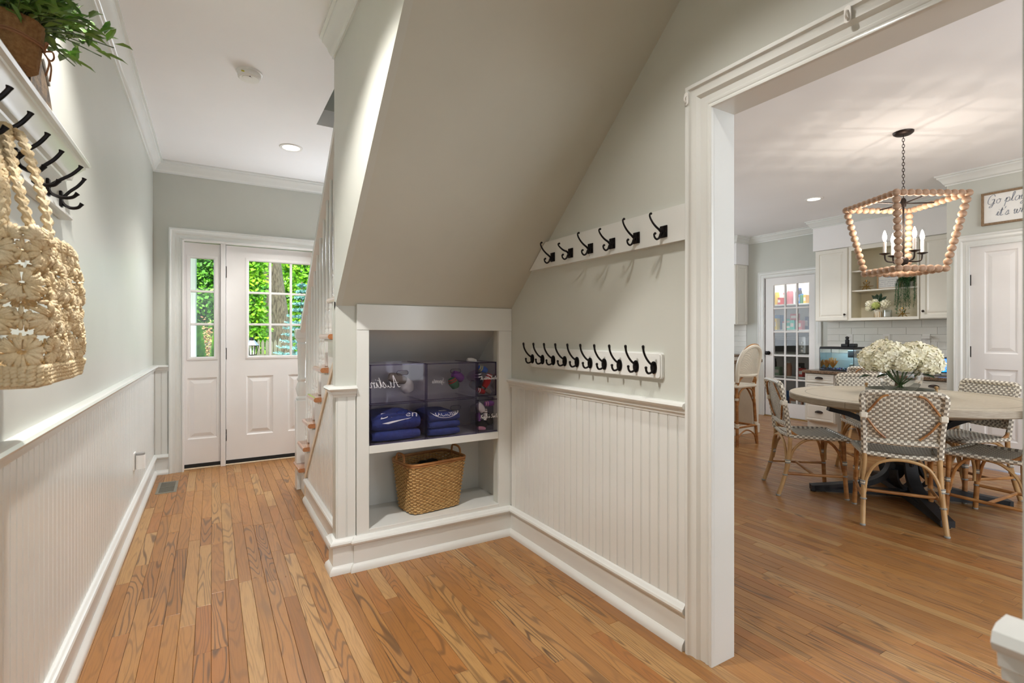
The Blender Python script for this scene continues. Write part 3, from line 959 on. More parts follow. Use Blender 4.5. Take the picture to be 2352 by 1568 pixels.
def recessed(x, y, label):
    t = thing('recessed_light', (x, y, CE), label, 'ceiling light', 'round recessed ceiling lights')
    mb = MB(); mb.lathe([(.062, -.001), (.066, -.006), (.084, -.007), (.088, -.003), (.088, 0), (.062, 0)], 28, cap=False); mb.build('trim_ring', 'white_plastic', t, True)
    mb = MB(); mb.lathe([(.0, -.002), (.063, -.002), (.063, -.0005), (.0, -.0005)], 28); mb.build('lens', 'glow_disc', t)
recessed(.55, 4.41, 'lit round recessed light in the hall ceiling before the front door')
recessed(5.76, 3.09, 'lit round recessed light in the kitchen ceiling')
recessed(-.06, 1.75, 'lit round recessed light in the hall ceiling near the coat shelf')
recessed(1.03, 1.05, 'lit round recessed light in the hall ceiling beside the cased opening')

t = thing('smoke_detector', (.186, 3.275, CE), 'round white smoke detector on the hall ceiling', 'smoke detector')
mb = MB(); mb.lathe([(.068, 0), (.068, -.008), (.064, -.010), (.0, -.010)], 28); mb.build('base', 'white_plastic', t, True)
mb = MB(); mb.lathe([(.060, -.010), (.062, -.014), (.060, -.034), (.052, -.041), (.0, -.042)], 28); mb.build('cover', 'white_plastic', t, True)
mb = MB(); mb.lathe([(.026, -.041), (.027, -.044), (.02, -.046), (.0, -.046)], 18, (-.012, -.018, 0)); mb.build('test_button', 'white_plastic', t, True)
mb = MB(); mb.prism([(-.012, -.020), (.012, -.020), (.012, -.028), (-.012, -.028)], 0, .0012, lambda a, b, h: (-.032 + a, -.0525 - h, b)); mb.build('sticker', 'yellow_cloth', t)
mb = MB(); mb.box(-.004, .004, -.046, -.042, -.0435, -.041); mb.build('led_window', 'black_plastic', t)

# small clear clips stuck on the casing
def clip(y, z, label):
    t = thing('adhesive_clip', (XH - .029, y, z), label, 'clip', 'white adhesive clips on the door casing')
    mb = MB(); mb.prism(rrect(-.009, .009, -.024, .024, .008), 0, .004, lambda a, b, h: (-h, a, b)); mb.build('pad', 'white_plastic', t)
    mb = MB(); mb.tube(crv([(-.004, 0, .010), (-.012, 0, .004), (-.013, 0, -.008), (-.006, 0, -.014)], 4), .003, 6); mb.build('hook', 'white_plastic', t, True)
clip(1.298, 2.105, 'small white adhesive clip at the corner of the kitchen opening casing')
clip(.735, 2.118, 'small white adhesive clip halfway along the head of the opening casing')

# ================================================================ hook rails on the right wall
def hook_a(arm=1.0):
    """scrolled coat hook with square plate; sticks out along -x"""
    mb = MB()
    up = crv([(-.004, 0, -.004), (-.018, 0, -.001), (-.028, 0, .006), (-.045, 0, .016 * arm), (-.062, 0, .030 * arm), (-.076, 0, .048 * arm), (-.080, 0, .062 * arm), (-.074, 0, .069 * arm)], 4)
    mb.tube(up, [.0055 - .0025 * i / len(up) for i in range(len(up))], 7)
    mb.ball((-.073, 0, .067 * arm), .0052, 8, 6)
    lo = crv([(-.012, 0, -.002), (-.020, 0, -.012), (-.027, 0, -.026), (-.040, 0, -.034), (-.052, 0, -.028), (-.056, 0, -.016), (-.051, 0, -.011)], 4)
    mb.tube(lo, [.0052 - .002 * i / len(lo) for i in range(len(lo))], 7)
    mb.ball((-.050, 0, -.012), .0055, 8, 6)
    return mb
def plate_a():
    mb = MB(); mb.box(-.005, 0, -.019, .019, -.024, .024, .0015); mb.box(-.009, -.004, -.008, .008, -.022, .022, .002)
    return mb
HXU = XH - .02
t = thing('hook_board', (HXU, 1.85, 1.576), 'long white coat board with six scrolled black hooks, cut to the slope', 'coat rack', absolute=True)
ytop = lambda z: 2.645 - (z - 1.375) / .887
mb = MB(); mb.prism([(1.313, 1.577), (ytop(1.577) - .005, 1.577), (ytop(1.716) - .005, 1.716), (1.313, 1.716)], 0, .02, Xp(XH, -1)); mb.build('board', 'trim_white', t)
pm = plate_a().mesh('plate', 'black_metal')
for y, a in ((2.181, 1.05), (2.026, .62), (1.871, 1.0), (1.719, .86), (1.568, 1.08), (1.418, .95)):
    h = hook_a(a).build('hook', 'black_metal', t, True); h.location = Vector((HXU, y, 1.625)) - Vector(t.location)
    link('plate', pm, h)
    for sy in (-1, 1):
        s_ = MB(); s_.lathe([(.003, 0), (.003, -.006), (0, -.0065)], 8, (0, sy * .013, .0), 'x'); s_.build('screw', 'bronze', h)

t = thing('hook_board', (XH - .02, 1.92, 1.03), 'shorter white coat board with ten slender black hooks above the wainscot', 'coat rack', absolute=True)
mb = MB(); n0 = 0
out = rrect(1.435, 2.405, 1.032, 1.140, .012)
mb.prism(out, 0, .014, Xp(XH, -1)); mb.prism(rrect(1.440, 2.400, 1.037, 1.135, .010), .014, .020, Xp(XH, -1)); mb.build('board', 'trim_white', t)
def hook_b():
    mb = MB()
    up = crv([(-.004, 0, .004), (-.016, 0, .012), (-.030, 0, .022), (-.046, 0, .040), (-.058, 0, .062), (-.062, 0, .085)], 5)
    mb.tube(up, [.0046] * (len(up) - 3) + [.0054, .006, .0058], 7); mb.ball((-.062, 0, .085), .006, 8, 6)
    lo = crv([(-.004, 0, -.012), (-.018, 0, -.022), (-.034, 0, -.024), (-.044, 0, -.014), (-.046, 0, -.002)], 5)
    mb.tube(lo, .0046, 7); mb.ball((-.046, 0, -.001), .0062, 8, 6)
    return mb.mesh('hook', 'black_metal', True)
hm = hook_b()
mb = MB(); o_ = [(.016 * math.cos(2 * PI * i / 16), .026 * math.sin(2 * PI * i / 16) - .002) for i in range(16)]
mb.prism(o_, 0, .005, lambda a, b, h: (-h, a, b)); mb.prism([(a * .7, b * .75) for a, b in o_], .005, .009, lambda a, b, h: (-h, a, b)); pbm = mb.mesh('plate', 'black_metal')
for i in range(10):
    o = link('hook', hm, t); o.location = Vector((XH - .02, 2.378 - .1008 * i, 1.080)) - Vector(t.location)
    link('plate', pbm, o)

# ================================================================ coat shelf on the left wall
t = thing('coat_shelf', (XL, 1.5, 1.60), 'white crown-moulded coat shelf with black double hooks on the left wall', 'shelf', absolute=True)
S0, S1 = .62, 2.21
XPm = Xp(XL, 1)
mb = MB(); mb.box(XL, XL + .018, S0, S1, 1.615, 1.76, .001); mb.build('back_board', 'trim_white', t)
# crown with a mitred return at the far end
SCR = [(0, 1.725), (.016, 1.725), (.019, 1.733), (.030, 1.737), (.034, 1.755), (.050, 1.775), (.056, 1.783), (.060, 1.786), (.060, 1.794), (.070, 1.797), (.074, 1.804), (.070, 1.812), (0, 1.812)]
mb = MB(); mb.sweep([(XL, S1), (XL + .001, S1), (XL + .001, S0)], SCR, XY); mb.build('crown', 'trim_white', t, True)
mb = MB(); mb.sweep([(XL, S1), (XL + .001, S1), (XL + .001, S0)], [(0, 1.600), (.026, 1.600), (.032, 1.604), (.032, 1.612), (.026, 1.615), (.022, 1.622), (0, 1.622)], XY); mb.build('ledge', 'trim_white', t, True)
def hook_c(f=1.0):
    mb = MB()
    up = crv([(.004, 0, .0), (.012, 0, .010), (.026 * f, 0, .028), (.044 * f, 0, .046), (.058 * f, 0, .066), (.062 * f, 0, .076)], 5)
    mb.tube(up, [.0050] * (len(up) - 4) + [.0056, .0064, .0072, .0068], 8)
    lo = crv([(.004, 0, -.006), (.012, 0, -.018), (.028 * f, 0, -.026), (.046 * f, 0, -.022), (.056 * f, 0, -.008)], 5)
    mb.tube(lo, [.0050] * (len(lo) - 3) + [.0056, .0064, .0066], 8)
    mb.box(0, .008, -.010, .010, -.026, .026, .002)
    return mb
for i, y in enumerate((2.14, 1.99, 1.85, 1.71, 1.57, 1.43, 1.29, 1.15, 1.01)):
    h = hook_c(1.28 if i == 1 else 1.0).build('hook', 'black_metal', t, True); h.location = Vector((XL + .018, y, 1.650)) - Vector(t.location)

# potted plant on the coat shelf
t = thing('potted_plant', (-.385, 1.545, 1.812), 'bushy green plant in a burlap-wrapped pot on the coat shelf', 'plant')
mb = MB(); mb.lathe([(.042, 0), (.045, .02), (.050, .065), (.053, .100), (.055, .104), (.051, .106), (.047, .100), (.045, .09), (.0, .09)], 24)
for i in range(24 * 9):
    x, y, z = mb.v[i]; q = 1 + .03 * math.sin(i * 1.7 + z * 90); mb.v[i] = (x * q, y * q, z)
mb.build('burlap_wrap', 'burlap', t, True)
mb = MB()
for zz in (.058, .063): mb.tube([(.0515 * math.cos(a), .0515 * math.sin(a), zz + .003 * math.sin(3 * a)) for a in [2 * PI * k / 24 for k in range(24)]], .0022, 5, True)
bx = (.046, .026, .060)
for sg in (-1, 1):
    mb.tube(crv([bx, (bx[0] + .012, bx[1] + sg * .018, bx[2] + .012), (bx[0] + .012, bx[1] + sg * .036, bx[2] + .006), (bx[0] + .008, bx[1] + sg * .022, bx[2] - .008), bx], 5), .002, 5)
    mb.tube(crv([bx, (bx[0] + .012, bx[1] + sg * .008, bx[2] - .025), (bx[0] + .008, bx[1] + sg * .016, bx[2] - .060)], 4), .002, 5)
mb.build('twine_bow', 'twine', t, True)
def leaf_quad(mb, p, d, up, L, W, fold=.25):
    d = Vector(d).normalized(); up = Vector(up)
    s_ = d.cross(up)
    if s_.length < 1e-4: s_ = d.orthogonal()
    s_.normalize(); n_ = s_.cross(d)
    p = Vector(p)
    vs = [p, p + d * L * .35 + s_ * W / 2 + n_ * W * fold, p + d * L * .40, p + d * L * .35 - s_ * W / 2 + n_ * W * fold, p + d * L * .75 + s_ * W * .36 + n_ * W * fold * .5, p + d * L * .78, p + d * L * .75 - s_ * W * .36 + n_ * W * fold * .5, p + d * L - n_ * L * .06]
    mb.add(vs, [(0, 1, 2), (0, 2, 3), (1, 4, 5, 2), (2, 5, 6, 3), (4, 7, 5), (5, 7, 6)])
lr = random.Random(3)
mb = MB(); mst = MB()
for i in range(120):
    th = lr.uniform(0, 2 * PI); el = lr.uniform(.05, 1.35)
    d = Vector((math.cos(th) * math.cos(el), math.sin(th) * math.cos(el), math.sin(el)))
    p0 = Vector((math.cos(th) * .025, math.sin(th) * .025, .095)); Ls = lr.uniform(.06, .165)
    if p0.x + d.x * Ls < -.046: d.x *= .25
    tip = p0 + d * Ls + Vector((0, 0, -.01))
    mst.tube([p0, p0 + d * Ls * .5 + Vector((0, 0, .008)), tip], .0014, 4)
    for k in range(9):
        f = .25 + .75 * k / 8
        q = p0 + d * Ls * f + Vector((0, 0, .008 * math.sin(f * PI)))
        ld = (d * .7 + Vector((lr.uniform(-1, 1), lr.uniform(-1, 1), lr.uniform(-.5, .8)))).normalized()
        if q.x + ld.x * .05 < -.048: ld.x = abs(ld.x)
        leaf_quad(mb, q, ld, (0, 0, 1), lr.uniform(.036, .060), lr.uniform(.013, .020))
tag(mb.build('foliage', 'leaf_green', t, False, False), kind='stuff')
mst.build('stems', 'stem_green', t)

t = thing('rustic_block', (XL + .03, 1.78, 1.812), 'dark weathered wooden block leaning behind the plant on the coat shelf', 'ornament', absolute=True)
mb = MB(); mb.prism([(1.70, 1.813), (1.92, 1.813), (1.888, 1.862), (1.858, 1.900), (1.792, 1.945), (1.70, 1.965)], XL + .006, XL + .05, lambda a, b, h: (h, a, b)); mb.build('block', 'rustic_wood', t)
mb = MB(); mb.prism([(1.792, 1.946), (1.858, 1.901), (1.865, 1.906), (1.798, 1.953)], XL + .004, XL + .054, lambda a, b, h: (h, a, b)); mb.build('metal_cap', 'nickel', t)

# ================================================================ crochet bag
bag = thing('crochet_bag', (-.35, 1.5, 1.11), 'cream crocheted cotton tote bag hanging from the coat shelf hooks', 'bag', absolute=True)
BX0, BX1, BY0, BY1, BZ0, BZ1 = -.426, -.290, 1.32, 1.69, 1.112, 1.425
per = rrect(BX0, BX1, BY0, BY1, .025, 3)
seg = []; tot = 0
for i in range(len(per)):
    a = Vector(per[i]); b = Vector(per[(i + 1) % len(per)]); L_ = (b - a).length
    seg.append((tot, L_, a, b)); tot += L_
def bag_pt(u, z):
    u = u % tot
    for s0_, L_, a, b in seg:
        if u <= s0_ + L_ + 1e-9:
            f = (u - s0_) / max(L_, 1e-9); p = a.lerp(b, f); d = (b - a).normalized(); break
    n_ = Vector((d.y, -d.x, 0))
    h = (z - BZ0) / (BZ1 - BZ0)
    bul = .010 * math.sin(h * PI) - .010 * h + .004 * math.sin(u * 31 + z * 40)
    return Vector((p.x, p.y, z)) + n_ * bul, Vector((d.x, d.y, 0)), n_
cb = MB(); br = random.Random(5)
def strand(u0, z0, u1, z1, r=.0046, lift=.006):
    pts = []
    for k in range(4):
        f = k / 3
        p, d, n_ = bag_pt(u0 + (u1 - u0) * f, z0 + (z1 - z0) * f)
        pts.append(p + n_ * (lift * math.sin(f * PI) + br.uniform(0, .0015)))
    cb.tube(pts, [r * .65, r * 1.15, r * 1.25, r * .8], 5)
nfl = round(tot / .082); fw = tot / nfl
for row in range(4):
    zc = 1.178 + row * .066
    for c in range(nfl):
        uc = (c + (.5 if row % 2 else 0)) * fw
        for k in range(11):
            a = 2 * PI * k / 11 + .1 + br.uniform(-.1, .1)
            for j in (-1, 0, 1):
                aj = a + j * .13
                rj = br.uniform(.85, 1.08); strand(uc + .006 * math.cos(aj), zc + .005 * math.sin(aj), uc + .037 * rj * math.cos(aj), zc + .034 * rj * math.sin(aj), br.uniform(.0026, .0037), .004)
# small clusters closing most of the gaps
for row in range(4):
    zc = 1.178 + row * .066
    for c in range(nfl):
        if br.random() < .28: continue
        uc = (c + .5 + (.5 if row % 2 else 0)) * fw
        for k in range(8):
            a = 2 * PI * k / 8 + br.uniform(-.2, .2)
            strand(uc + .003 * math.cos(a), zc + .003 * math.sin(a), uc + .014 * math.cos(a), zc + .024 * math.sin(a), .0034, .003)
# chains between the motifs and a denser foot
for z in (1.116, 1.124, 1.132, 1.140, 1.146):
    n_ = 92
    for c in range(n_):
        u = (c + (z * 500 % 1)) * tot / n_
        strand(u - .006, z - .004, u + .006, z + .004, .0044, .004)
for row in range(4):
    zc = 1.211 + row * .066
    n_ = 80
    for c in range(n_):
        u = c * tot / n_
        if (c % 10) in (3, 7): continue
        zz = zc - .008 * math.cos(2 * PI * u / fw + (PI if row % 2 else 0))
        strand(u - .007, zz, u + .007, zz + .002, .0036, .004)
# scalloped top edge
for c in range(nfl * 2):
    uc = (c + .5) * fw / 2
    for k in range(9):
        a = PI * k / 8
        strand(uc, 1.400, uc + .021 * math.cos(a), 1.402 + .026 * math.sin(a), .0042)
tag(cb.build('crochet_body', 'crochet', bag, True, True, 0), kind='stuff')
mb = MB(); mb.prism([(a, b) for a, b in rrect(BX0 + .006, BX1 - .006, BY0 + .006, BY1 - .006, .02, 3)], 1.106, 1.116, lambda a, b, h: (a, b, h)); mb.build('base', 'crochet', bag)
def braid(pts):
    P = crv(pts, 14); mb = MB()
    n_ = len(P)
    for s_ in range(3):
        q = []
        for i, p in enumerate(P):
            tg = (P[min(i + 1, n_ - 1)] - P[max(i - 1, 0)]).normalized()
            u = tg.cross(Vector((.3, .2, 1))).normalized(); v = tg.cross(u)
            a = i * .62 + s_ * 2 * PI / 3
            q.append(p + u * math.cos(a) * .0062 + v * math.sin(2 * a) * .0036)
        mb.tube(q, .0056, 6)
    return mb
hk = (-.388, 1.57, 1.672)
braid([(-.284, 1.365, 1.395), (-.300, 1.40, 1.48), (-.335, 1.47, 1.58), (-.372, 1.545, 1.66), hk, (-.392, 1.53, 1.64), (-.372, 1.43, 1.55), (-.352, 1.36, 1.48), (-.345, 1.325, 1.40)]).build('strap', 'crochet', bag, True)
braid([(-.30, 1.345, 1.39), (-.325, 1.37, 1.47), (-.36, 1.45, 1.57), (-.388, 1.52, 1.655), (-.396, 1.545, 1.676), (-.40, 1.55, 1.62), (-.405, 1.56, 1.50), (-.41, 1.58, 1.40)]).build('strap', 'crochet', bag, True)
# ================================================================ cubby: shelf, bins, basket
t = thing('cubby_shelf', (1.09, 2.8, .587), 'white painted shelf board dividing the cubby under the stairs', 'shelf', absolute=True)
mb = MB(); mb.box(CX0 + .0008, CX1 - .0008, 2.645, 2.712, .589, .630, .0012).box(CX0 - .018, CX1 + .053, 2.712, CYB - .002, .589, .630); mb.build('board', 'trim_white', t)

def bin_box(x0, x1, z0, z1, label, slot=True, y0=2.652, y1=2.945, rz=0.0):
    t = thing('storage_bin', ((x0 + x1) / 2, (y0 + y1) / 2, z0), label, 'storage bin', 'smoky clear plastic storage bins', rz=rz)
    w2, d2, h = (x1 - x0) / 2, (y1 - y0) / 2, z1 - z0
    e = .003
    mb = MB()
    mb.box(-w2, -w2 + e, -d2 + e, d2, 0, h).box(w2 - e, w2, -d2 + e, d2, 0, h).box(-w2 + e, w2 - e, d2 - e, d2, 0, h).box(-w2 + e, w2 - e, -d2 + e, d2 - e, 0, e).box(-w2, w2, -d2 + .03, d2, h - .0035, h - .0005)
    mb.build('shell', 'acrylic', t)
    # front panel with a real stadium hand hole
    mb = MB()
    if slot:
        cx, cz, sw, sh = .02, h - .048, .032, .012
        N_ = 40; inner = []; outer = []
        for k in range(N_):
            a = 2 * PI * k / N_
            ca, sa = math.cos(a), math.sin(a)
            inner.append((cx + (sw - sh) * (1 if ca > 0 else -1) * min(1, abs(ca) * 3) + sh * ca, cz + sh * sa))
            tx = ((w2 - cx) if ca > 0 else (w2 + cx)) / max(abs(ca), 1e-6)
            tz = ((h - cz) if sa > 0 else cz) / max(abs(sa), 1e-6)
            q = min(tx, tz); outer.append((cx + q * ca, cz + q * sa))
        for k in range(N_):
            for cr_ in ((w2, h), (-w2, h), (w2, 0), (-w2, 0)):
                a0, a1 = outer[k], outer[(k + 1) % N_]
                if abs(a0[0] - a1[0]) > 1e-4 and abs(a0[1] - a1[1]) > 1e-4 and min(a0[0], a1[0]) - 1e-6 <= cr_[0] <= max(a0[0], a1[0]) + 1e-6 and min(a0[1], a1[1]) - 1e-6 <= cr_[1] <= max(a0[1], a1[1]) + 1e-6:
                    outer[k] = cr_ if (abs(a0[0] - cr_[0]) + abs(a0[1] - cr_[1]) < abs(a1[0] - cr_[0]) + abs(a1[1] - cr_[1])) else outer[k]
                    if outer[k] != cr_: outer[(k + 1) % N_] = cr_
        vs = [(a, -d2, b) for a, b in outer] + [(a, -d2, b) for a, b in inner] + [(a, -d2 + e, b) for a, b in outer] + [(a, -d2 + e, b) for a, b in inner]
        fs = []
        for k in range(N_):
            k2 = (k + 1) % N_
            fs += [(k, k2, N_ + k2, N_ + k), (2 * N_ + k, 3 * N_ + k, 3 * N_ + k2, 2 * N_ + k2), (N_ + k, N_ + k2, 3 * N_ + k2, 3 * N_ + k)]
        mb.add(vs, fs); fp = mb.build('front_panel', 'acrylic', t)
        mb = MB(); mb.tube([(a, -d2 - .001, b) for a, b in inner], .0018, 5, True); mb.build('hand_hole_rim', 'acrylic_edge', fp, True)
    else:
        mb.box(-w2, w2, -d2, -d2 + e, 0, h); mb.build('front_panel', 'acrylic', t)
    mb = MB(); r_ = .0032
    for sx in (-1, 1):
        mb.box(sx * w2 - r_, sx * w2 + r_, -d2 - .001, -d2 + .006, 0, h)
    mb.box(-w2, w2, -d2 - .001, -d2 + .006, 0, .006).box(-w2, w2, -d2 - .001, -d2 + .006, h - .006, h)
    mb.box(-w2, -w2 + .005, -d2, d2, h - .005, h).box(w2 - .005, w2, -d2, d2, h - .005, h)
    mb.build('edges', 'acrylic_edge', t)
    return t, w2, d2, h
def bin_text(b, s, size, cx, cz, m, mirror=False, thick=.0032):
    t, w2, d2, h = b
    sg = -1 if mirror else 1
    mb = MB(); pen_text(mb, s, size, thick, lambda a, c, hh: (cx + sg * a, -d2 - .0022, cz + c))
    mb.build('lettering', m, t, False, False)
b1 = bin_box(.716, 1.022, .846, 1.055, 'smoky clear bin, upper left of the shelf stack, with mirrored cursive lettering')
b2 = bin_box(1.030, 1.338, .846, 1.053, 'smoky clear bin, upper middle of the shelf stack, with small mirrored lettering')
b3 = bin_box(1.356, 1.478, .846, 1.050, 'narrow smoky bin of red and navy socks, upper right of the stack', False, y0=2.668)
b4 = bin_box(.716, 1.022, .631, .843, 'smoky clear bin holding a blue lettered shirt, lower left of the stack')
b5 = bin_box(1.030, 1.338, .631, .843, 'smoky clear bin holding folded lacrosse shirts, lower middle of the stack')
b6 = bin_box(1.354, 1.492, .631, .828, 'narrow smoky bin of pink and black socks, lower right of the stack', False, y0=2.662)
bin_text(b1, 'Austin', .062, -.075, .085, 'ink_pale', True)
bin_text(b2, 'Sports', .030, -.085, .095, 'ink_pale', True, .002)
bin_text(b3, "Austin's Socks", .0195, .010, .100, 'ink_white', False, .0022)
bin_text(b6, "Kayla's Socks", .0215, .005, .085, 'ink_white', False, .0022)

def cloth_pile(name, label, cat, loc, w_, d_, layers, m, group=None):
    """folded garment: stacked soft slabs with rounded front folds"""
    t = thing(name, loc, label, cat, group)
    z = 0
    for i, (h_, top) in enumerate(layers):
        mb = MB()
        N_ = 10; M_ = 8
        prof = []
        for k in range(N_ + 1):
            a = PI * k / N_
            prof.append((-d_ / 2 + h_ / 2 - math.sin(a) * h_ / 2, h_ / 2 - math.cos(a) * h_ / 2))
        prof += [(d_ / 2, h_), (d_ / 2, 0)]
        vs = []
        n = len(prof)
        for j in range(M_ + 1):
            f = j / M_; x = -w_ / 2 + w_ * f
            e_ = 1 - .22 * max(0, abs(2 * f - 1) - .8) / .2
            for yy, zz in prof:
                wob = .004 * math.sin(9 * f + i * 2 + zz * 60)
                vs.append((x + wob * .5, yy * (1 - .03 * (1 - e_)) + wob, z + h_ / 2 + (zz - h_ / 2) * e_ + (top * math.sin(f * PI) if zz > h_ * .5 else 0)))
        fs = [(j * n + k, j * n + (k + 1) % n, (j + 1) * n + (k + 1) % n, (j + 1) * n + k) for j in range(M_) for k in range(n)] + [tuple(range(n)), tuple(M_ * n + k for k in reversed(range(n)))]
        mb.add(vs, fs); mb.build('fold', m, t, True)
        z += h_ * .96
    return t, z
t, z = cloth_pile('folded_shirt', 'royal blue shirt with white script lettering folded in the lower left bin', 'shirt', (.868, 2.80, .636), .27, .24, [(.055, 0), (.085, .012)], 'navy_cloth')
mb = MB()
vs_, fs_ = text_mesh('Darien', .062, .25)
def roll(x, s_, mid, r_, d_):      # wrap flat lettering round the front fold: s_ = height along the fold
    a_ = s_ / r_
    if a_ > PI / 2: return (x, -d_ / 2 + r_ + (s_ - r_ * PI / 2), mid + r_ + .010)
    return (x, -d_ / 2 + r_ - (r_ + .0065) * math.cos(a_), mid + (r_ + .0065) * math.sin(a_))
mb.add([roll(p[0] * 1.25 + .012, p[1] * .95 + .040 + .010 * math.cos(p[0] * 16), .0953, .0425, .24) for p in vs_], fs_)
sw = [(-.085, .004), (-.05, .0), (.085, .022), (.06, .016), (-.03, .012)]
mb.add([roll(a_, b_, .0953, .0425, .24) for a_, b_ in sw], [tuple(range(5))])
mb.build('lettering', 'ink_white', t, False, False)
t, z = cloth_pile('folded_shirt', 'two stacked navy lacrosse shirts folded in the lower middle bin', 'shirt', (1.150, 2.80, .636), .19, .24, [(.042, 0), (.042, .002), (.046, .008)], 'navy_cloth')
mb = MB()
vs_, fs_ = text_mesh('LACROSSE', .030, 0)
mb.add([roll(p[0] * .95 + .01, p[1] * .9 + .022 - .008 * math.cos(p[0] * 18), .1036, .023, .24) for p in vs_], fs_)
for r0, r1 in ((.030, .034),):
    q = []
    for k in range(17):
        a = PI * (1 + k / 16)
        for r_ in (.072, .076): q.append(roll(.005 + r_ * math.cos(a) * 1.15, .036 + r_ * math.sin(a) * .5, .1036, .023, .24))
    mb.add(q, [(2 * k, 2 * k + 1, 2 * k + 3, 2 * k + 2) for k in range(16)])
mb.add([roll(a_, b_, .1036, .023, .24) for a_, b_ in ((-.025, .050), (.03, .050), (.02, .066), (-.015, .066))], [(0, 1, 2, 3)])
mb.build('lettering', 'ink_white', t, False, False)

def sock(x, y, z, sx, sy, sz, rot, m, label, m2=None, group='balled socks in the narrow bins'):
    t = thing('sock', (x, y, z), label, 'sock', group)
    mb = MB()
    pts = crv([(-sx, 0, sz * .2), (-sx * .3, 0, sz * .05), (sx * .3, 0, 0), (sx, 0, -sz * .25)], 4)
    n_ = len(pts)
    rr = [sy * (.55 + .45 * math.sin(PI * (i + 1.2) / (n_ + 1.4))) for i in range(n_)]
    band = (lambda i, j: 1 if i in (1, 3) else 0) if m2 else None
    mb.tube(pts, rr, 10, matf=band)
    mb.xf(Matrix.Rotation(rot, 4, 'Y'))
    mb.build('knit', [m, m2] if m2 else m, t, True)
for a in (
    (1.385, 2.715, .945, .040, .024, .03, 1.3, 'navy_dark', 'navy starred sock with striped cuff in the upper right bin', 'white_cloth'),
    (1.440, 2.710, .935, .042, .023, .03, 1.9, 'red_cloth', 'red sock with white stripes in the upper right bin', 'white_cloth'),
    (1.415, 2.720, 1.005, .030, .020, .02, .3, 'blue_cloth', 'blue sock with a yellow stripe in the upper right bin', 'yellow_cloth'),
    (1.398, 2.715, .874, .028, .017, .02, .2, 'red_cloth', 'red and white striped sock at the bottom of the upper right bin', 'white_cloth'),
    (1.446, 2.715, .872, .022, .017, .01, .5, 'grey_cloth', 'grey sock at the bottom of the upper right bin', None),
    (1.380, 2.80, 1.055, .030, .016, .01, .1, 'white_cloth', 'white sock spilling over the top of the bins', None),
    (1.400, 2.79, .900, .035, .03, .02, .4, 'black_cloth', 'black sock at the back of the upper right bin', None),
    (1.390, 2.705, .775, .030, .024, .02, .8, 'white_cloth', 'white sock at the top of the lower right bin', None),
    (1.450, 2.705, .795, .030, .018, .02, -.1, 'purple_cloth', 'purple sock at the top of the lower right bin', 'pink_cloth'),
    (1.375, 2.700, .720, .024, .016, .02, 1.2, 'purple_cloth', 'small purple sock at the left of the lower right bin', None),
    (1.425, 2.705, .730, .034, .014, .02, 1.5, 'white_cloth', 'white ribbed sock hanging in the lower right bin', 'grey_cloth'),
    (1.450, 2.715, .700, .035, .028, .02, 1.0, 'black_cloth', 'black sock filling the lower right bin', None),
    (1.405, 2.72, .672, .035, .026, .02, .2, 'black_cloth', 'black sock low in the lower right bin', None),
    (1.395, 2.700, .650, .026, .013, .01, .1, 'pink_cloth', 'pink sock at the bottom of the lower right bin', None)):
    sock(*a[:10], m2=a[9]) if False else sock(a[0], a[1], a[2], a[3], a[4], a[5], a[6], a[7], a[8], a[9])
for a in (
    (1.240, 2.76, .925, .032, .030, .02, 1.0, 'green_cloth', 'green sports cloth in the upper middle bin', 'red_cloth'),
    (1.285, 2.80, .960, .036, .030, .02, .4, 'purple_cloth', 'dark purple cloth at the back of the upper middle bin', None),
    (.905, 2.79, .965, .050, .030, .02, .2, 'grey_cloth', 'pale grey cloth in the upper left bin', None),
    (.965, 2.82, .920, .040, .045, .03, .9, 'white_cloth', 'white cloth at the back of the upper left bin', None)):
    sock(*a[:9], a[9], 'loose cloths in the upper bins')

# ---- wicker basket
bk = thing('wicker_basket', (1.115, 2.835, .1975), 'honey-coloured woven wicker basket on the cubby floor', 'basket', rz=R(8))
BH = .285; NW = 56
def bask(u, z, off=0.0):
    f = z / BH
    w2 = .158 + .030 * f; d2 = .108 + .024 * f; rad = .05
    p = rrect(-w2, w2, -d2, d2, rad, 6)
    L_ = [0]
    for i in range(len(p)): L_.append(L_[-1] + math.dist(p[i], p[(i + 1) % len(p)]))
    s_ = (u % 1.0) * L_[-1]
    for i in range(len(p)):
        if s_ <= L_[i + 1] + 1e-9:
            g = (s_ - L_[i]) / max(L_[i + 1] - L_[i], 1e-9)
            a, b = p[i], p[(i + 1) % len(p)]
            x = a[0] + (b[0] - a[0]) * g; y = a[1] + (b[1] - a[1]) * g
            dx, dy = b[0] - a[0], b[1] - a[1]; l_ = math.hypot(dx, dy) or 1
            return Vector((x + dy / l_ * off, y - dx / l_ * off, z))
mb = MB(); nrow = 27
for r_ in range(nrow):
    z = .006 + (BH - .022) * r_ / (nrow - 1)
    pts = [bask((k + .5) / NW / 1.0, z + .0009 * math.sin(k * 2.1 + r_), .0040 * (1 if (k + r_) % 2 else -1)) for k in range(NW)]
    mb.tube(pts, .0052, 5, True)
tag(mb.build('weave', 'wicker', bk, True, True, 0), kind='stuff')
mb = MB()
for k in range(NW):
    mb.tube([bask((k + 1.0) / NW, z_, 0) for z_ in (.002, .1, .2, BH - .01)], .0026, 5)
tag(mb.build('stakes', 'wicker_dark', bk, True), kind='stuff')
mb = MB(); mb.tube([bask(k / 72, BH, .001) for k in range(72)], .0075, 7, True)
mb.tube([bask(k / 72, BH - .012, .004) for k in range(72)], .0045, 6, True); mb.build('rim', 'rattan', bk, True)
mb = MB(); mb.prism([(q.x, q.y) for q in [bask(k / 40, .004, -.002) for k in range(40)]], 0.001, .006, XY); mb.build('base', 'wicker_dark', bk)
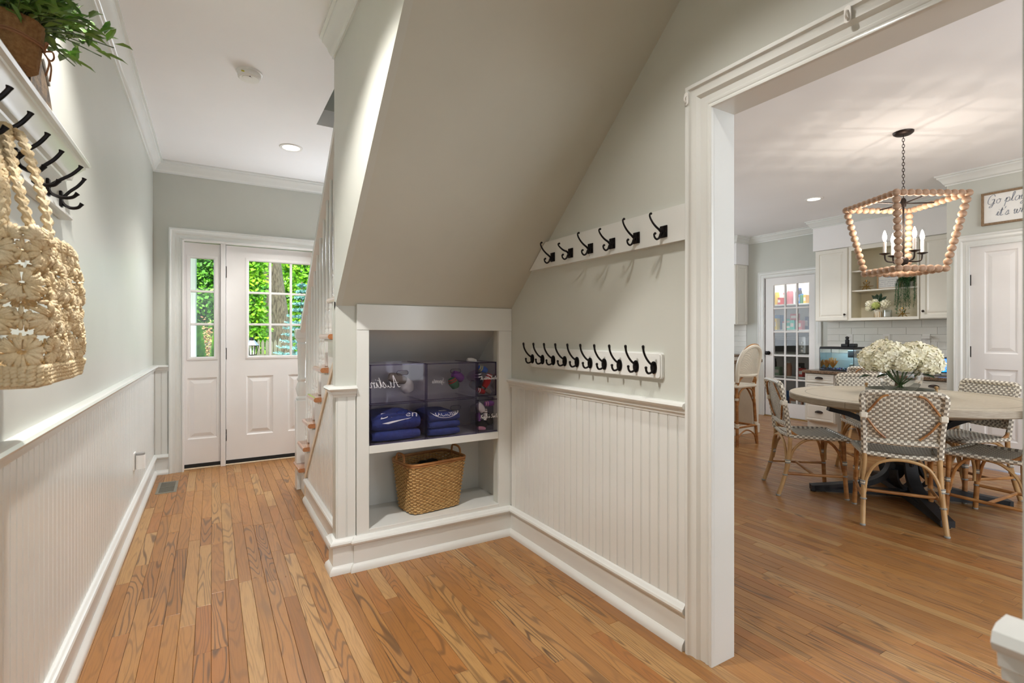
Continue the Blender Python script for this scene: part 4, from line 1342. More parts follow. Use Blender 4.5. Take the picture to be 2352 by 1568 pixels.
for sx in (-1, 1):
    mb = MB(); mb.tube(crv([(sx * .186, -.05, BH - .03), (sx * .188, -.048, BH + .02), (sx * .186, -.03, BH + .045), (sx * .186, .03, BH + .045), (sx * .188, .048, BH + .02), (sx * .186, .05, BH - .03)], 5), .0065, 7)
    mb.build('handle', 'rattan', bk, True)
t = thing('folded_cloth', (1.10, 2.85, .2045), 'crumpled grey and black cloth lying inside the wicker basket', 'cloth')
mb = MB()
for i, (x, y, h_, w_, m_) in enumerate(((-.06, -.02, .245, .070, 0), (.03, .02, .250, .085, 1), (.0, -.05, .235, .06, 0))):
    mb.cur = m_
    mb.lathe([(.02, 0), (w_, .02), (w_ * 1.05, h_ * .8), (w_ * .7, h_ * .97), (.0, h_)], 14, (x, y, 0))
for i in range(len(mb.v)):
    x, y, z = mb.v[i]; q = 1 + .07 * math.sin(x * 90 + z * 40) * math.sin(y * 70)
    mb.v[i] = (x * q, y * q, z * (1 + .03 * math.sin(x * 60 + y * 50)))
mb.build('fabric', ['grey_cloth', 'black_cloth'], t, True)
# ================================================================ kitchen: doors and built-ins
# glazed pantry door (faces -x)
CASK = [(-a * .82, b * .85) for a, b in CAS]
trim('trim_19', [(4.70, 0), (4.70, 2.170), (3.765, 2.170), (3.765, 0)], [(-a, b) for a, b in CASK], Xp(PX, -1))
mb = MB(); mb.box(PX - .005, PX + .1, 4.600, 4.612, 0, 2.078).box(PX - .005, PX + .1, 3.845, 3.857, 0, 2.078).box(PX - .005, PX + .1, 3.845, 4.612, 2.072, 2.084)
struct('trim_20', mb, 'door_white')
PD = PX + .012
gy0, gy1, gz0, gz1 = 3.945, 4.470, .215, 1.960
mb = MB()
for (a, b, c, d) in ((3.860, gy0, .012, 2.070), (gy1, 4.598, .012, 2.070), (gy0, gy1, .012, gz0), (gy0, gy1, gz1, 2.070)): mb.box(PD, PD + .038, a, b, c, d)
pdoor = struct('door_2', mb, 'door_white', label='white glazed pantry door with fifteen panes')
cw, rh = (gy1 - gy0) / 3, (gz1 - gz0) / 5
for c in (1, 2):
    mb = MB(); mb.box(PD + .002, PD + .03, gy0 + c * cw - .013, gy0 + c * cw + .013, gz0, gz1, .005); mb.build('muntin', 'door_white', pdoor)
for r_ in range(1, 5):
    mb = MB(); mb.box(PD + .003, PD + .029, gy0, gy1, gz0 + r_ * rh - .013, gz0 + r_ * rh + .013, .005); mb.build('muntin', 'door_white', pdoor)
for c in range(3):
    for r_ in range(5):
        mb = MB(); mb.box(PD + .015, PD + .018, gy0 + c * cw + .012, gy0 + (c + 1) * cw - .012, gz0 + r_ * rh + .012, gz0 + (r_ + 1) * rh - .012); mb.build('pane', 'window_glass', pdoor)
mb = MB(); mb.lathe([(.0, 0), (.03, 0), (.03, .006), (.011, .012), (.011, .028), (.026, .036), (.030, .050), (.022, .064), (.0, .067)], 16, (0, 4.545, .945), 'x')
for i in range(len(mb.v)): mb.v[i] = (PD - mb.v[i][0], mb.v[i][1], mb.v[i][2])
mb.build('door_knob', 'black_metal', pdoor, True)
mb = MB(); mb.box(PX - .02, PX + .1, 3.857, 4.60, 0, .010, .002); struct('trim_21', mb, 'brass', label='brass coloured sill of the pantry door')
trim('trim_22', [(PX, 3.70), (PX, 4.86)], CROWN)

# white panelled door on the right (faces -x)
trim('trim_23', [(1.935, 0), (1.935, 2.135), (.965, 2.135), (.965, 0)], CAS, Xp(6.02, -1))
RX = 6.03
ys = (1.068, 1.168, 1.390, 1.502, 1.726, 1.827); zs = (.012, .27, .905, 1.045, 1.97, 2.038)
mb = MB()
for i in range(5):
    for j in range(5):
        if i in (1, 3) and j in (1, 3): continue
        mb.box(RX, RX + .036, ys[i], ys[i + 1], zs[j], zs[j + 1])
rdoor = struct('door_3', mb, 'door_white', label='white panelled door beside the cabinets')
for i in (1, 3):
    for j in (1, 3):
        mb = MB(); ringpanel(mb, ys[i], ys[i + 1], zs[j], zs[j + 1], Xp(RX, -1), RAISED); mb.build('panel', 'door_white', rdoor)
for hz in (1.72, 1.06, .30):
    mb = MB(); mb.box(RX - .003, RX + .002, 1.818, 1.838, hz - .05, hz + .05, .001); mb.lathe([(.007, -.052), (.007, .052), (0, .053)], 8, (RX - .009, 1.83, hz)); mb.build('hinge', 'black_metal', rdoor)
mb = MB(); mb.lathe([(.0, 0), (.03, 0), (.03, .006), (.011, .012), (.011, .028), (.028, .04), (.03, .052), (.0, .066)], 14, (0, 1.125, .95), 'x')
for i in range(len(mb.v)): mb.v[i] = (RX - mb.v[i][0], mb.v[i][1], mb.v[i][2])
mb.build('door_knob', 'black_metal', rdoor, True)
mb = MB(); mb.box(6.02, 6.12, 1.828, 1.84, 0, 2.045).box(6.02, 6.12, 1.055, 1.067, 0, 2.045).box(6.02, 6.12, 1.055, 1.84, 2.040, 2.052); struct('trim_24', mb, 'door_white')

# framed script sign over the panelled door
t = thing('framed_sign', (6.0, 1.33, 2.345), 'white wooden sign with grey cursive writing above the panelled door', 'sign', absolute=True)
SY1, SY0, SZ0, SZ1 = 1.738, .92, 2.200, 2.490
mb = MB(); mb.box(6.003, 6.016, SY0 + .012, SY1 - .012, SZ0 + .012, SZ1 - .012); mb.build('board', 'paper_white', t)
mb = MB(); mb.sweep([(SY0, SZ0), (SY1, SZ0), (SY1, SZ1), (SY0, SZ1)], [(0, 0), (0, .028), (.018, .028), (.018, 0)], Xp(6.02, -1), True); mb.build('frame', 'frame_oak', t)
mb = MB()
pen_text(mb, 'Go play with', .079, .0048, lambda a, b, h: (6.0015, 1.702 - a, 2.385 + b), centre=False)
pen_text(mb, "it's why", .079, .0048, lambda a, b, h: (6.0015, 1.640 - a, 2.272 + b), centre=False)
mb.build('lettering', 'ink_grey', t, False, False)

# crown over the cabinets and the soffit boxes
mb = MB(); mb.box(6.90, PX, 1.995, 3.712, 2.330, CE); struct('wall_soffit', mb, 'ceiling_paint', label='soffit above the desk cabinets')
trim('trim_25', [(6.90, 1.995), (6.90, 3.712), (PX, 3.712)], CROWN)
mb = MB(); mb.box(6.915, PX, 4.868, 6.0, 2.305, CE); struct('wall_soffit_left', mb, 'ceiling_paint', label='soffit above the far left cabinets')
trim('trim_26', [(PX, 4.868), (6.915, 4.868), (6.915, 6.0)], CROWN)

def cab_door(mb_face, y0, y1, z0, z1, x, parent, knob=None, m='cabinet_white'):
    mb = MB()
    ringpanel(mb, y0, y1, z0, z1, Xp(x, -1), [(0, -.018), (0, -.003), (.003, 0), (.045, 0), (.049, -.004), (.052, -.008), (.060, -.008), (.078, -.002)])
    d = mb.build('cabinet_door', m, parent)
    if knob:
        k = MB(); k.lathe([(.0, 0), (.008, 0), (.006, .010), (.011, .016), (.014, .022), (.011, .028), (.0, .030)], 12, (0, knob[0], knob[1]), 'x')
        for i in range(len(k.v)): k.v[i] = (x - k.v[i][0], k.v[i][1], k.v[i][2])
        k.build('knob', 'bronze', d, True)
    return d
UX = 6.92
t = thing('wall_cabinet', (7.07, 3.49, 1.396), 'cream wall cabinet left of the open shelves, above the fish tank', 'cabinet', 'cream wall cabinets over the desk', absolute=True)
mb = MB(); mb.box(UX + .018, PX - .002, 3.282, 3.700, 1.396, 2.329); mb.build('body', 'cabinet_white', t)
cab_door(None, 3.300, 3.690, 1.402, 2.322, UX, t, (3.325, 1.475))
t = thing('wall_cabinet', (7.07, 2.27, 1.396), 'cream wall cabinet right of the open shelves, next to the wall corner', 'cabinet', 'cream wall cabinets over the desk', absolute=True)
mb = MB(); mb.box(UX + .018, PX - .002, 1.997, 2.545, 1.396, 2.329); mb.build('body', 'cabinet_white', t)
cab_door(None, 2.02, 2.532, 1.402, 2.322, UX, t, (2.502, 1.485))
t = thing('open_shelf_unit', (7.07, 2.91, 1.396), 'cream open shelving unit between the two wall cabinets', 'shelf unit', absolute=True)
mb = MB(); mb.box(7.19, PX - .002, 2.548, 3.280, 1.396, 2.329).box(UX + .02, 7.19, 3.262, 3.280, 1.396, 2.329).box(UX + .02, 7.19, 2.548, 2.566, 1.396, 2.329).box(UX + .02, 7.19, 2.566, 3.262, 1.396, 1.428).box(UX + .02, 7.19, 2.566, 3.262, 2.29, 2.329); mb.build('carcass', 'cabinet_inside', t)
mb = MB(); mb.box(UX, UX + .02, 3.255, 3.281, 1.396, 2.329).box(UX, UX + .02, 2.547, 2.562, 1.396, 2.329).box(UX, UX + .02, 2.562, 3.255, 1.396, 1.429).box(UX, UX + .02, 2.562, 3.255, 2.276, 2.329); mb.build('face_frame', 'cabinet_white', t)
for z in (2.004, 1.758):
    mb = MB(); mb.box(UX + .03, 7.189, 2.567, 3.261, z, z + .018, .002); mb.build('shelf', 'cabinet_white', t)
t = thing('wall_cabinet', (7.07, 5.4, 1.377), 'cream wall cabinet left of the pantry door', 'cabinet', 'cream wall cabinets over the desk', absolute=True)
mb = MB(); mb.box(6.948, PX - .002, 4.885, 5.98, 1.377, 2.304); mb.build('body', 'cabinet_white', t)
cab_door(None, 4.892, 5.36, 1.382, 2.298, 6.93, t); cab_door(None, 5.37, 5.84, 1.382, 2.298, 6.93, t)
mb = MB(); ringpanel(mb, 6.955, 7.21, 1.385, 2.296, lambda a, b, h: (a, 4.885 - h, b), [(0, 0), (0, .008), (.04, .008), (.046, .003), (.06, .003)]); mb.build('end_panel', 'cabinet_white', t)
# base under the far cabinets with stone top
t = thing('base_cabinet', (6.95, 5.4, 0), 'cream base cabinet along the wall left of the pantry door', 'cabinet', absolute=True)
mb = MB(); mb.box(6.62, PX - .002, 4.885, 5.98, .10, .875).box(6.68, PX - .002, 4.885, 5.98, 0, .10); mb.build('body', 'cabinet_white', t)
cab_door(None, 4.90, 5.4, .12, .70, 6.60, t, (5.36, .64))
t = thing('stone_worktop', (6.9, 5.4, .875), 'speckled brown granite worktop left of the pantry door', 'worktop', absolute=True)
mb = MB(); mb.box(6.575, PX - .002, 4.870, 5.98, .876, .913, .004); mb.build('slab', 'granite', t)

# backsplash tiles
def tiles(parent, y0, y1, z0, z1, x=PX):
    TW, THt = .3035, .0868
    mb = MB(); mb.box(x - .004, x + .001, y0, y1, z0, z1); mb.build('grout_bed', 'grout', parent)
    r_ = 0; z = z1
    cache = {}
    while z > z0 + .01:
        zb = max(z - THt, z0)
        y = y1 + (0 if r_ % 2 else .149) - .0
        while y > y0:
            a, b = max(y - TW, y0), min(y, y1)
            if b - a > .012:
                key = (round(b - a, 4), round(z - zb, 4))
                if key not in cache:
                    m_ = MB(); m_.box(-.006, 0, .0012, b - a - .0012, .0012, z - zb - .0012, .0015); cache[key] = m_.mesh('tile', 'tile_white')
                o = link('tile', cache[key], parent); o.location = (x - .004, a, zb)
            y -= TW
        z = zb; r_ += 1
tiles(wall_pantry, 1.998, 3.69, .762, 1.395)
tiles(wall_pantry, 4.90, 5.95, .915, 1.376)

def wall_plate(y, z, label, kind):
    t = thing('wall_outlet', (PX - .010, y, z), label, 'outlet', 'white outlet plates on the tile')
    mb = MB(); mb.prism(rrect(-.037, .037, -.060, .060, .005), 0, .006, lambda a, b, h: (-h, a, b)); mb.build('plate', 'white_plastic', t)
    if kind == 'jack':
        mb = MB(); mb.box(-.008, -.006, -.018, .018, -.034, .034, .001); mb.build('insert', 'cabinet_inside', t)
        mb = MB(); mb.lathe([(.005, 0), (.005, -.010), (0, -.011)], 10, (0, 0, 0), 'x'); mb.build('socket', 'black_plastic', t)
    else:
        for s_ in (-1, 1):
            mb = MB(); mb.lathe([(.016, 0), (.016, -.008), (0, -.008)], 16, (0, 0, s_ * .021), 'x'); r = mb.build('socket', 'white_plastic', t)
            for q in (-.006, .006):
                mb = MB(); mb.box(-.0088, -.008, q - .001, q + .001, s_ * .021, s_ * .021 + .008); mb.build('slot', 'black_plastic', r)
wall_plate(3.405, 1.165, 'white outlet plate on the tile above the fish tank', 'duplex')
wall_plate(2.985, 1.165, 'white jack plate on the tile behind the hydrangeas', 'jack')
wall_plate(2.580, 1.165, 'white outlet plate on the tile right of the hydrangeas', 'duplex')
wall_plate(5.155, 1.105, 'white outlet plate on the tile left of the pantry door', 'duplex')
t = thing('power_adapter', (PX - .020, 2.575, 1.186), 'white plug adapter pushed into the right tile outlet', 'plug')
mb = MB(); mb.box(-.034, 0, -.046, .040, -.018, .016, .004); mb.build('body', 'white_plastic', t)
mb = MB(); mb.tube(crv([(-.02, -.046, 0), (-.02, -.085, -.05), (-.016, -.11, -.2), (-.02, -.17, -.36), (-.05, -.2, -.42)], 6), .0018, 5); mb.build('cord', 'white_plastic', t)

# desk: two drawer units and a granite top
t = thing('granite_desktop', (6.93, 2.85, .725), 'speckled brown granite desk top along the tiled wall', 'worktop', absolute=True)
mb = MB(); mb.box(6.635, PX - .006, 1.998, 3.712, .725, .760, .005); mb.build('slab', 'granite', t)
def drawer_unit(y0, y1, label):
    t = thing('drawer_cabinet', (6.93, (y0 + y1) / 2, 0), label, 'cabinet', 'white drawer cabinets under the desk top', absolute=True)
    mb = MB(); mb.box(6.682, PX - .008, y0, y1, .10, .724).box(6.74, PX - .008, y0, y1, 0, .10); mb.build('body', 'cabinet_white', t)
    for (z0, z1) in ((.605, .715), (.355, .590), (.115, .340)):
        mb = MB(); ringpanel(mb, y0 + .012, y1 - .012, z0, z1, Xp(6.664, -1), [(0, -.016), (0, -.003), (.003, 0), (.020, 0), (.024, -.004), (.030, -.004), (.036, -.001)]); d = mb.build('drawer_front', 'cabinet_white', t)
        yc, zc = (y0 + y1) / 2, (z0 + z1) / 2 + .005
        mb = MB()
        N_ = 10
        for i in range(N_ + 1):
            a = PI * i / N_
            for j in range(6):
                b = (PI / 2) * j / 5
                mb.v.append((6.664 - .024 * math.sin(b) * (.35 + .65 * math.sin(a)), yc - .048 * math.cos(a), zc - .012 + .028 * math.cos(b) * (.25 + .75 * math.sin(a))))
        for i in range(N_):
            for j in range(5): mb.f.append((i * 6 + j, (i + 1) * 6 + j, (i + 1) * 6 + j + 1, i * 6 + j + 1)); mb.m.append(0)
        mb.build('cup_pull', 'bronze', d, True, False)
drawer_unit(3.325, 3.695, 'white three-drawer cabinet with cup pulls under the fish tank')
drawer_unit(2.02, 2.62, 'white three-drawer cabinet with cup pulls behind the dining table')

# island and its stone top
t = thing('kitchen_island', (4.6, 4.2, 0), 'cream kitchen island with beige back panel behind the bar stool', 'island', absolute=True)
mb = MB(); mb.box(3.3, 5.83, 3.84, 4.6, 0, .874); mb.build('back_panel', 'stool_panel', t)
mb = MB(); mb.box(5.775, 5.865, 3.815, 3.905, 0, .874, .004); mb.box(5.765, 5.875, 3.805, 3.915, 0, .11, .004); mb.build('corner_post', 'cabinet_white', t)
mb = MB(); mb.box(3.3, 5.775, 3.822, 3.84, 0, .11, .004); mb.build('kickboard', 'cabinet_white', t)
mb = MB(); mb.box(5.83, 5.85, 3.905, 4.6, 0, .874); mb.build('end_panel', 'cabinet_white', t)
t = thing('island_worktop', (4.6, 4.2, .875), 'speckled brown granite top of the kitchen island', 'worktop', absolute=True)
mb = MB(); mb.box(3.2, 5.885, 3.775, 4.66, .876, .914, .004); mb.build('slab', 'granite', t)

# ================================================================ woven furniture
def weave(mb, fn, nu, nv, hh, wl=1.42, ww=.80, gl=1.30, gw=.72):
    """over-under strips: fn(u, v) -> (point, normal). material 0 white across, 1 grey along"""
    for i in range(nu):
        for j in range(nv):
            uc, vc = (i + .5) / nu, (j + .5) / nv
            sgn = 1 if (i + j) % 2 == 0 else -1
            for kind in (0, 1):
                q = []
                h = hh * (sgn if kind == 0 else -sgn)
                for s_, hs in ((-1, .05), (-.5, 1), (.5, 1), (1, .05)):
                    for e in (-1, 1):
                        if kind == 0: u, v = uc + s_ * wl / 2 / nu, vc + e * ww / 2 / nv
                        else: u, v = uc + e * gw / 2 / nu, vc + s_ * gl / 2 / nv
                        p, n_ = fn(min(max(u, 0), 1), min(max(v, 0), 1))
                        q.append(p + n_ * h * hs)
                mb.add(q, [(0, 1, 3, 2), (2, 3, 5, 4), (4, 5, 7, 6)], kind)
def wraptube(mb, pts, r, n=6, step=.017):
    """cane wrapping in white and grey checks around a frame tube"""
    P = [Vector(p) for p in pts]; out = [P[0]]; acc = 0
    for a, b in zip(P, P[1:]):
        L_ = (b - a).length; d = step - acc
        while d < L_:
            out.append(a.lerp(b, d / L_)); d += step
        acc = L_ - (d - step)
    out.append(P[-1])
    mb.tube(out, r, n, matf=lambda i, j: 1 if (i + (j // 1)) % 2 else 0)
def band(mb, p, d, r, L, parts=3):
    d = Vector(d).normalized()
    for k in range(parts):
        c = Vector(p) + d * (k - (parts - 1) / 2) * L / parts
        mb.cur = k % 2
        mb.tube([c - d * L / parts * .48, c - d * L / parts * .25, c + d * L / parts * .25, c + d * L / parts * .48], [r * .9, r * 1.06, r * 1.06, r * .9], 8)
    mb.cur = 0
SEAT_Z = .452
def make_chair():
    root = thing('dining_chair', (0, 0, 0), 'x', 'chair', 'woven rattan bistro chairs')
    bl = lambda sx: crv([(sx * .208, -.255, 0), (sx * .200, -.205, .16), (sx * .193, -.175, .32), (sx * .190, -.168, .43), (sx * .192, -.172, .50)], 5)
    fl = lambda sx: crv([(sx * .216, .205, 0), (sx * .208, .192, .22), (sx * .204, .186, .44)], 5)
    for sx in (-1, 1):
        for f, bz in ((bl, .245), (fl, .275)):
            P = f(sx); mb = MB(); mb.tube(P, .0150, 10)
            l_ = mb.build('leg', 'rattan_light' if f is bl else 'rattan', root, True)
            b = MB(); q = min(P, key=lambda p: abs(p.z - bz)); band(b, q, (0, -.03 if f is bl else 0, 1), .0190, .030)
            b.build('binding', ['wrap_grey', 'weave_white'], l_, True)
            b = MB(); q = min(P, key=lambda p: abs(p.z - .165)); band(b, q, (0, 0, 1), .0178, .012, 1)
            b.build('binding', ['wrap_grey', 'weave_white'], l_, True)
            mb = MB(); q = P[0]; mb.lathe([(.0145, 0), (.0165, .003), (.0165, .010), (.0145, .013)], 10, (q.x, q.y, 0)); mb.build('foot_cap', 'wrap_grey', l_, True)
    for sx in (-1, 1):
        mb = MB(); mb.tube([(sx * .200, -.210, .170), (sx * .209, 0, .168), (sx * .210, .192, .170)], .0105, 8); mb.build('stretcher', 'rattan', root, True)
        mb = MB(); mb.tube(crv([(sx * .196, -.185, .20), (sx * .198, -.150, .34), (sx * .200, -.070, .42), (sx * .204, .03, .435)], 6), .0100, 8); mb.build('arch', 'rattan_light', root, True)
        mb = MB(); mb.tube(crv([(sx * .207, .185, .20), (sx * .206, .155, .34), (sx * .204, .09, .42), (sx * .204, .02, .435)], 6), .0100, 8); mb.build('arch', 'rattan', root, True)
        mb = MB(); mb.tube(crv([(sx * .192, -.172, .49), (sx * .198, -.125, .455), (sx * .205, -.06, .440)], 6), .0115, 8); mb.build('seat_brace', 'rattan', root, True)
    mb = MB(); mb.tube([(-.206, -.01, .168), (.206, -.01, .168)], .0105, 8); mb.build('stretcher', 'rattan', root, True)
    for y, s_ in ((-.192, -1), (.198, 1)):
        mb = MB(); mb.tube(crv([(-.192, y + s_ * .004, .20), (-.178, y + s_ * .0, .30), (-.120, y, .395), (0, y, .425), (.120, y, .395), (.178, y, .30), (.192, y + s_ * .004, .20)], 6), .0100, 8); mb.build('arch', 'rattan_light', root, True)
    # seat
    def seat(u, v):
        w_ = .400 + .060 * v
        x = (u - .5) * w_; y = -.165 + .390 * v
        z = SEAT_Z - .020 * math.sin(PI * v) * (1 - .5 * (2 * u - 1) ** 2) + .006 * (2 * v - 1) ** 2 - (.02 * max(0, v - .88) / .12)
        return Vector((x, y, z)), Vector((0, 0, 1))
    mb = MB(); weave(mb, seat, 25, 24, .0026, 1.62, .92, 1.2, .58)
    s_ = mb.build('seat', ['weave_white', 'weave_grey'], root, False, False); s_['kind'] = 'stuff'
    mb = MB()
    rim = [(-.200, -.165, SEAT_Z - .004), (-.215, .0, SEAT_Z - .006), (-.229, .205, SEAT_Z - .008), (-.215, .226, SEAT_Z - .012), (0, .236, SEAT_Z - .016), (.215, .226, SEAT_Z - .012), (.229, .205, SEAT_Z - .008), (.215, 0, SEAT_Z - .006), (.200, -.165, SEAT_Z - .004), (0, -.172, SEAT_Z - .012), (-.200, -.165, SEAT_Z - .004)]
    wraptube(mb, rim, .0150, 7, .018); mb.build('seat_rim', ['weave_white', 'weave_grey'], root, True)
    # back
    by = lambda z: -.172 - .070 * max(0, z - .5) / .36
    mb = MB()
    fr = crv([(-.192, by(.45), .45), (-.196, by(.6), .60), (-.206, by(.75), .75), (-.211, by(.81), .812), (-.196, by(.842), .842), (-.13, by(.850), .850), (.13, by(.850), .850), (.196, by(.842), .842), (.211, by(.81), .812), (.206, by(.75), .75), (.196, by(.6), .60), (.192, by(.45), .45)], 6)
    wraptube(mb, fr, .0175, 7, .017)
    bb = crv([(-.195, by(.535), .535), (0, by(.535) - .012, .530), (.195, by(.535), .535)], 6)
    wraptube(mb, bb, .0165, 7, .017)
    mb.build('back_frame', ['weave_white', 'weave_grey'], root, True)
    def back(u, v):
        z = .540 + .304 * v
        hw = .186 + .014 * min(1, max(0, (z - .5) / .3)) - (.02 * max(0, v - .92) / .08)
        x = (u - .5) * 2 * hw
        return Vector((x, by(z) - .010 * (1 - (2 * u - 1) ** 2) + .004, z)), Vector((0, -1, 0))
    mb = MB(); weave(mb, back, 21, 19, .0032)
    b_ = mb.build('back_panel', ['weave_white', 'weave_grey'], root, False, False); b_['kind'] = 'stuff'
    for sx in (-1, 1):
        mb = MB(); mb.tube(crv([(sx * .075, by(.84) - .016, .838), (sx * .115, by(.81) - .020, .818), (sx * .180, by(.725) - .014, .722)], 6), .0068, 7)
        mb.tube(crv([(sx * .180, by(.675) - .014, .680), (sx * .135, by(.60) - .020, .612), (sx * .085, by(.555) - .018, .560)], 6), .0068, 7); mb.build('cane_loop', 'rattan', root, True)
        mb = MB(); mb.box(sx * .200 - .020, sx * .200 + .020, by(.70) - .024, by(.70) + .02, .682, .720, .006); mb.build('binding', 'weave_white', root)
    return root
chair0 = make_chair()
def put_chair(o, x, y, fx, fy, label):
    o.location = (x, y, 0); o.rotation_euler = (0, 0, math.atan2(-fx, fy)); o['label'] = label
fv = Vector((.87, .49)).normalized()
put_chair(chair0, 3.668 + fv.x * .255, 1.428 + fv.y * .255, fv.x, fv.y, 'woven grey and white rattan chair nearest the opening, seen from behind')
def more_chair(x, y, fx, fy, label):
    c = copy_tree(chair0); put_chair(c, x, y, fx, fy, label)
f_ = Vector((.72, -.69)).normalized(); more_chair(3.822 + f_.x * .255, 2.385 + f_.y * .255, f_.x, f_.y, 'woven rattan chair at the left end of the table, seen from the side')
more_chair(4.345, 1.165, .06, 1, 'woven rattan chair at the near right of the table, partly cut off by the wall')
f_ = Vector((-.88, .42)).normalized(); more_chair(5.16 + f_.x * .25, 1.44 + f_.y * .25, f_.x, f_.y, 'woven rattan chair on the far right side of the table, before the panelled door')
f_ = Vector((-.64, -.77)).normalized(); more_chair(5.12 + f_.x * .25, 2.32 + f_.y * .25, f_.x, f_.y, 'woven rattan chair behind the table below the open shelves')
more_chair(6.39, 2.71, 1, 0, 'woven rattan chair pushed up to the granite desk')

def make_stool():
    root = thing('bar_stool', (0, 0, 0), 'cream woven rattan bar stool with arched back beside the island', 'stool')
    for sx in (-1, 1):
        P = crv([(sx * .185, -.17, 0), (sx * .168, -.155, .35), (sx * .158, -.145, .64), (sx * .165, -.165, .74)], 6)
        mb = MB(); mb.tube(P, .0165, 10); l_ = mb.build('leg', 'rattan', root, True)
        for bz in (.20, .52, .655):
            b = MB(); band(b, min(P, key=lambda p: abs(p.z - bz)), (0, 0, 1), .0215, .042 if bz == .2 else .026)
            b.build('binding', 'weave_white', l_, True)
        P = crv([(sx * .185, .18, 0), (sx * .168, .165, .35), (sx * .158, .155, .64)], 6)
        mb = MB(); mb.tube(P, .0165, 10); l_ = mb.build('leg', 'rattan', root, True)
        for bz in (.20, .52):
            b = MB(); band(b, min(P, key=lambda p: abs(p.z - bz)), (0, 0, 1), .0215, .026)
            b.build('binding', 'weave_white', l_, True)
        mb = MB(); mb.tube([(sx * .176, -.165, .20), (sx * .176, .17, .20)], .0125, 8); mb.build('stretcher', 'rattan', root, True)
        mb = MB(); mb.tube(crv([(sx * .16, -.15, .45), (sx * .15, -.08, .60), (sx * .14, .0, .635), (sx * .15, .09, .60), (sx * .16, .16, .45)], 6), .0095, 8); mb.build('arch', 'rattan', root, True)
        mb = MB(); mb.tube(crv([(sx * .165, -.16, .66), (sx * .150, -.175, .72), (sx * .10, -.185, .765)], 6), .0105, 8); mb.build('back_brace', 'rattan', root, True)
    for y in (-.16, .17):
        mb = MB(); mb.tube([(-.176, y, .205), (.176, y, .205)], .0125, 8); mb.build('stretcher', 'rattan', root, True)
        mb = MB(); mb.tube(crv([(-.155, y, .45), (-.12, y, .59), (0, y, .635), (.12, y, .59), (.155, y, .45)], 6), .0095, 8); mb.build('arch', 'rattan', root, True)
        mb = MB(); mb.tube(crv([(-.178, y, .02), (-.14, y, .11), (0, y, .165), (.14, y, .11), (.178, y, .02)], 6), .008, 7); mb.build('arch', 'rattan', root, True)
    def seat(u, v):
        x = (u - .5) * .36; y = -.165 + .35 * v
        return Vector((x, y, .660 + .020 * math.sin(PI * u) * math.sin(PI * v))), Vector((0, 0, 1))
    mb = MB(); weave(mb, seat, 22, 22, .0022); mb.build('seat', ['weave_white', 'weave_white'], root, False, False)['kind'] = 'stuff'
    mb = MB(); mb.tube(rrect3(-.182, .182, -.168, .188, .04, .652), .018, 8, True); mb.build('seat_rim', 'weave_white', root, True)
    arch = crv([(-.170, -.160, .70), (-.188, -.175, .82), (-.190, -.195, .93), (-.150, -.225, 1.03), (-.06, -.245, 1.085), (.06, -.245, 1.085), (.150, -.225, 1.03), (.190, -.195, .93), (.188, -.175, .82), (.170, -.160, .70)], 7)
    mb = MB(); wraptube(mb, arch, .022, 8, .010); mb.build('back_frame', ['weave_white', 'weave_white'], root, True)
    mb = MB(); mb.tube([p + Vector((0, -.004, .021)) for p in arch[9:-9]], .0075, 7); mb.build('cane_edge', 'rattan', root, True)
    mb = MB(); mb.tube(crv([(-.180, -.168, .775), (0, -.215, .770), (.180, -.168, .775)], 8), .018, 8); mb.build('back_rail', 'weave_white', root, True)
    def back(u, v):
        x = (u - .5) * 2
        top = .775 + (.305 * math.sqrt(max(0, 1 - abs(x) ** 2.6)))
        z = .775 + (top - .775) * v
        return Vector((x * .183, -.168 - .047 * (1 - x * x) - .035 * (z - .775) / .3, z)), Vector((0, -1, 0))
    mb = MB(); weave(mb, back, 26, 22, .0022, 1.2, .7, 1.2, .7); mb.build('back_panel', ['weave_white', 'weave_white'], root, False, False)['kind'] = 'stuff'
    return root
def rrect3(x0, x1, y0, y1, r, z): return [(a, b, z) for a, b in rrect(x0, x1, y0, y1, r)]
stool = make_stool(); stool.location = (5.06, 3.60, 0); stool.rotation_euler = (0, 0, R(2))

# ================================================================ round pedestal table
TC = (4.42, 1.71)
tb = thing('dining_table', (TC[0], TC[1], 0), 'round whitewashed wood pedestal table with dark curved iron base', 'table', rz=R(-4))
TR = .755
for sg in (-1, 1):
    pts = []
    for k in range(33):
        a = PI * k / 32
        pts.append((TR * math.cos(a), sg * TR * math.sin(a) + sg * .0012))
    mb = MB(); b = .006
    q0 = pts; q1 = [(x * (1 - b / TR), y * (1 - b / TR) + sg * .0002) for x, y in pts]
    n = len(pts)
    vs_ = [(x, y, .712) for x, y in q1] + [(x, y, .718) for x, y in q0] + [(x, y, .754) for x, y in q0] + [(x, y, .760) for x, y in q1]
    fs_ = [tuple(range(n)), tuple(3 * n + i for i in range(n))]
    ms_ = [1, 0]
    for L_ in range(3):
        for i in range(n):
            i2 = (i + 1) % n
            fs_.append((L_ * n + i, L_ * n + i2, (L_ + 1) * n + i2, (L_ + 1) * n + i)); ms_.append(1)
    mb.v = vs_; mb.f = fs_; mb.m = ms_
    mb.build('top_half', ['table_wood', 'table_edge'], tb, True, True, 30)
mb = MB(); mb.lathe([(.640, .7600), (.640, .7604), (.644, .7604), (.644, .7600)], 72, cap=False); mb.build('inlay_line', 'tray_wood', tb)
mb = MB(); mb.lathe([(.0, .650), (.30, .650), (.50, .662), (.575, .685), (.60, .700), (.60, .7115), (.0, .7115)], 56); mb.build('apron', 'table_edge', tb, True, True, 30)
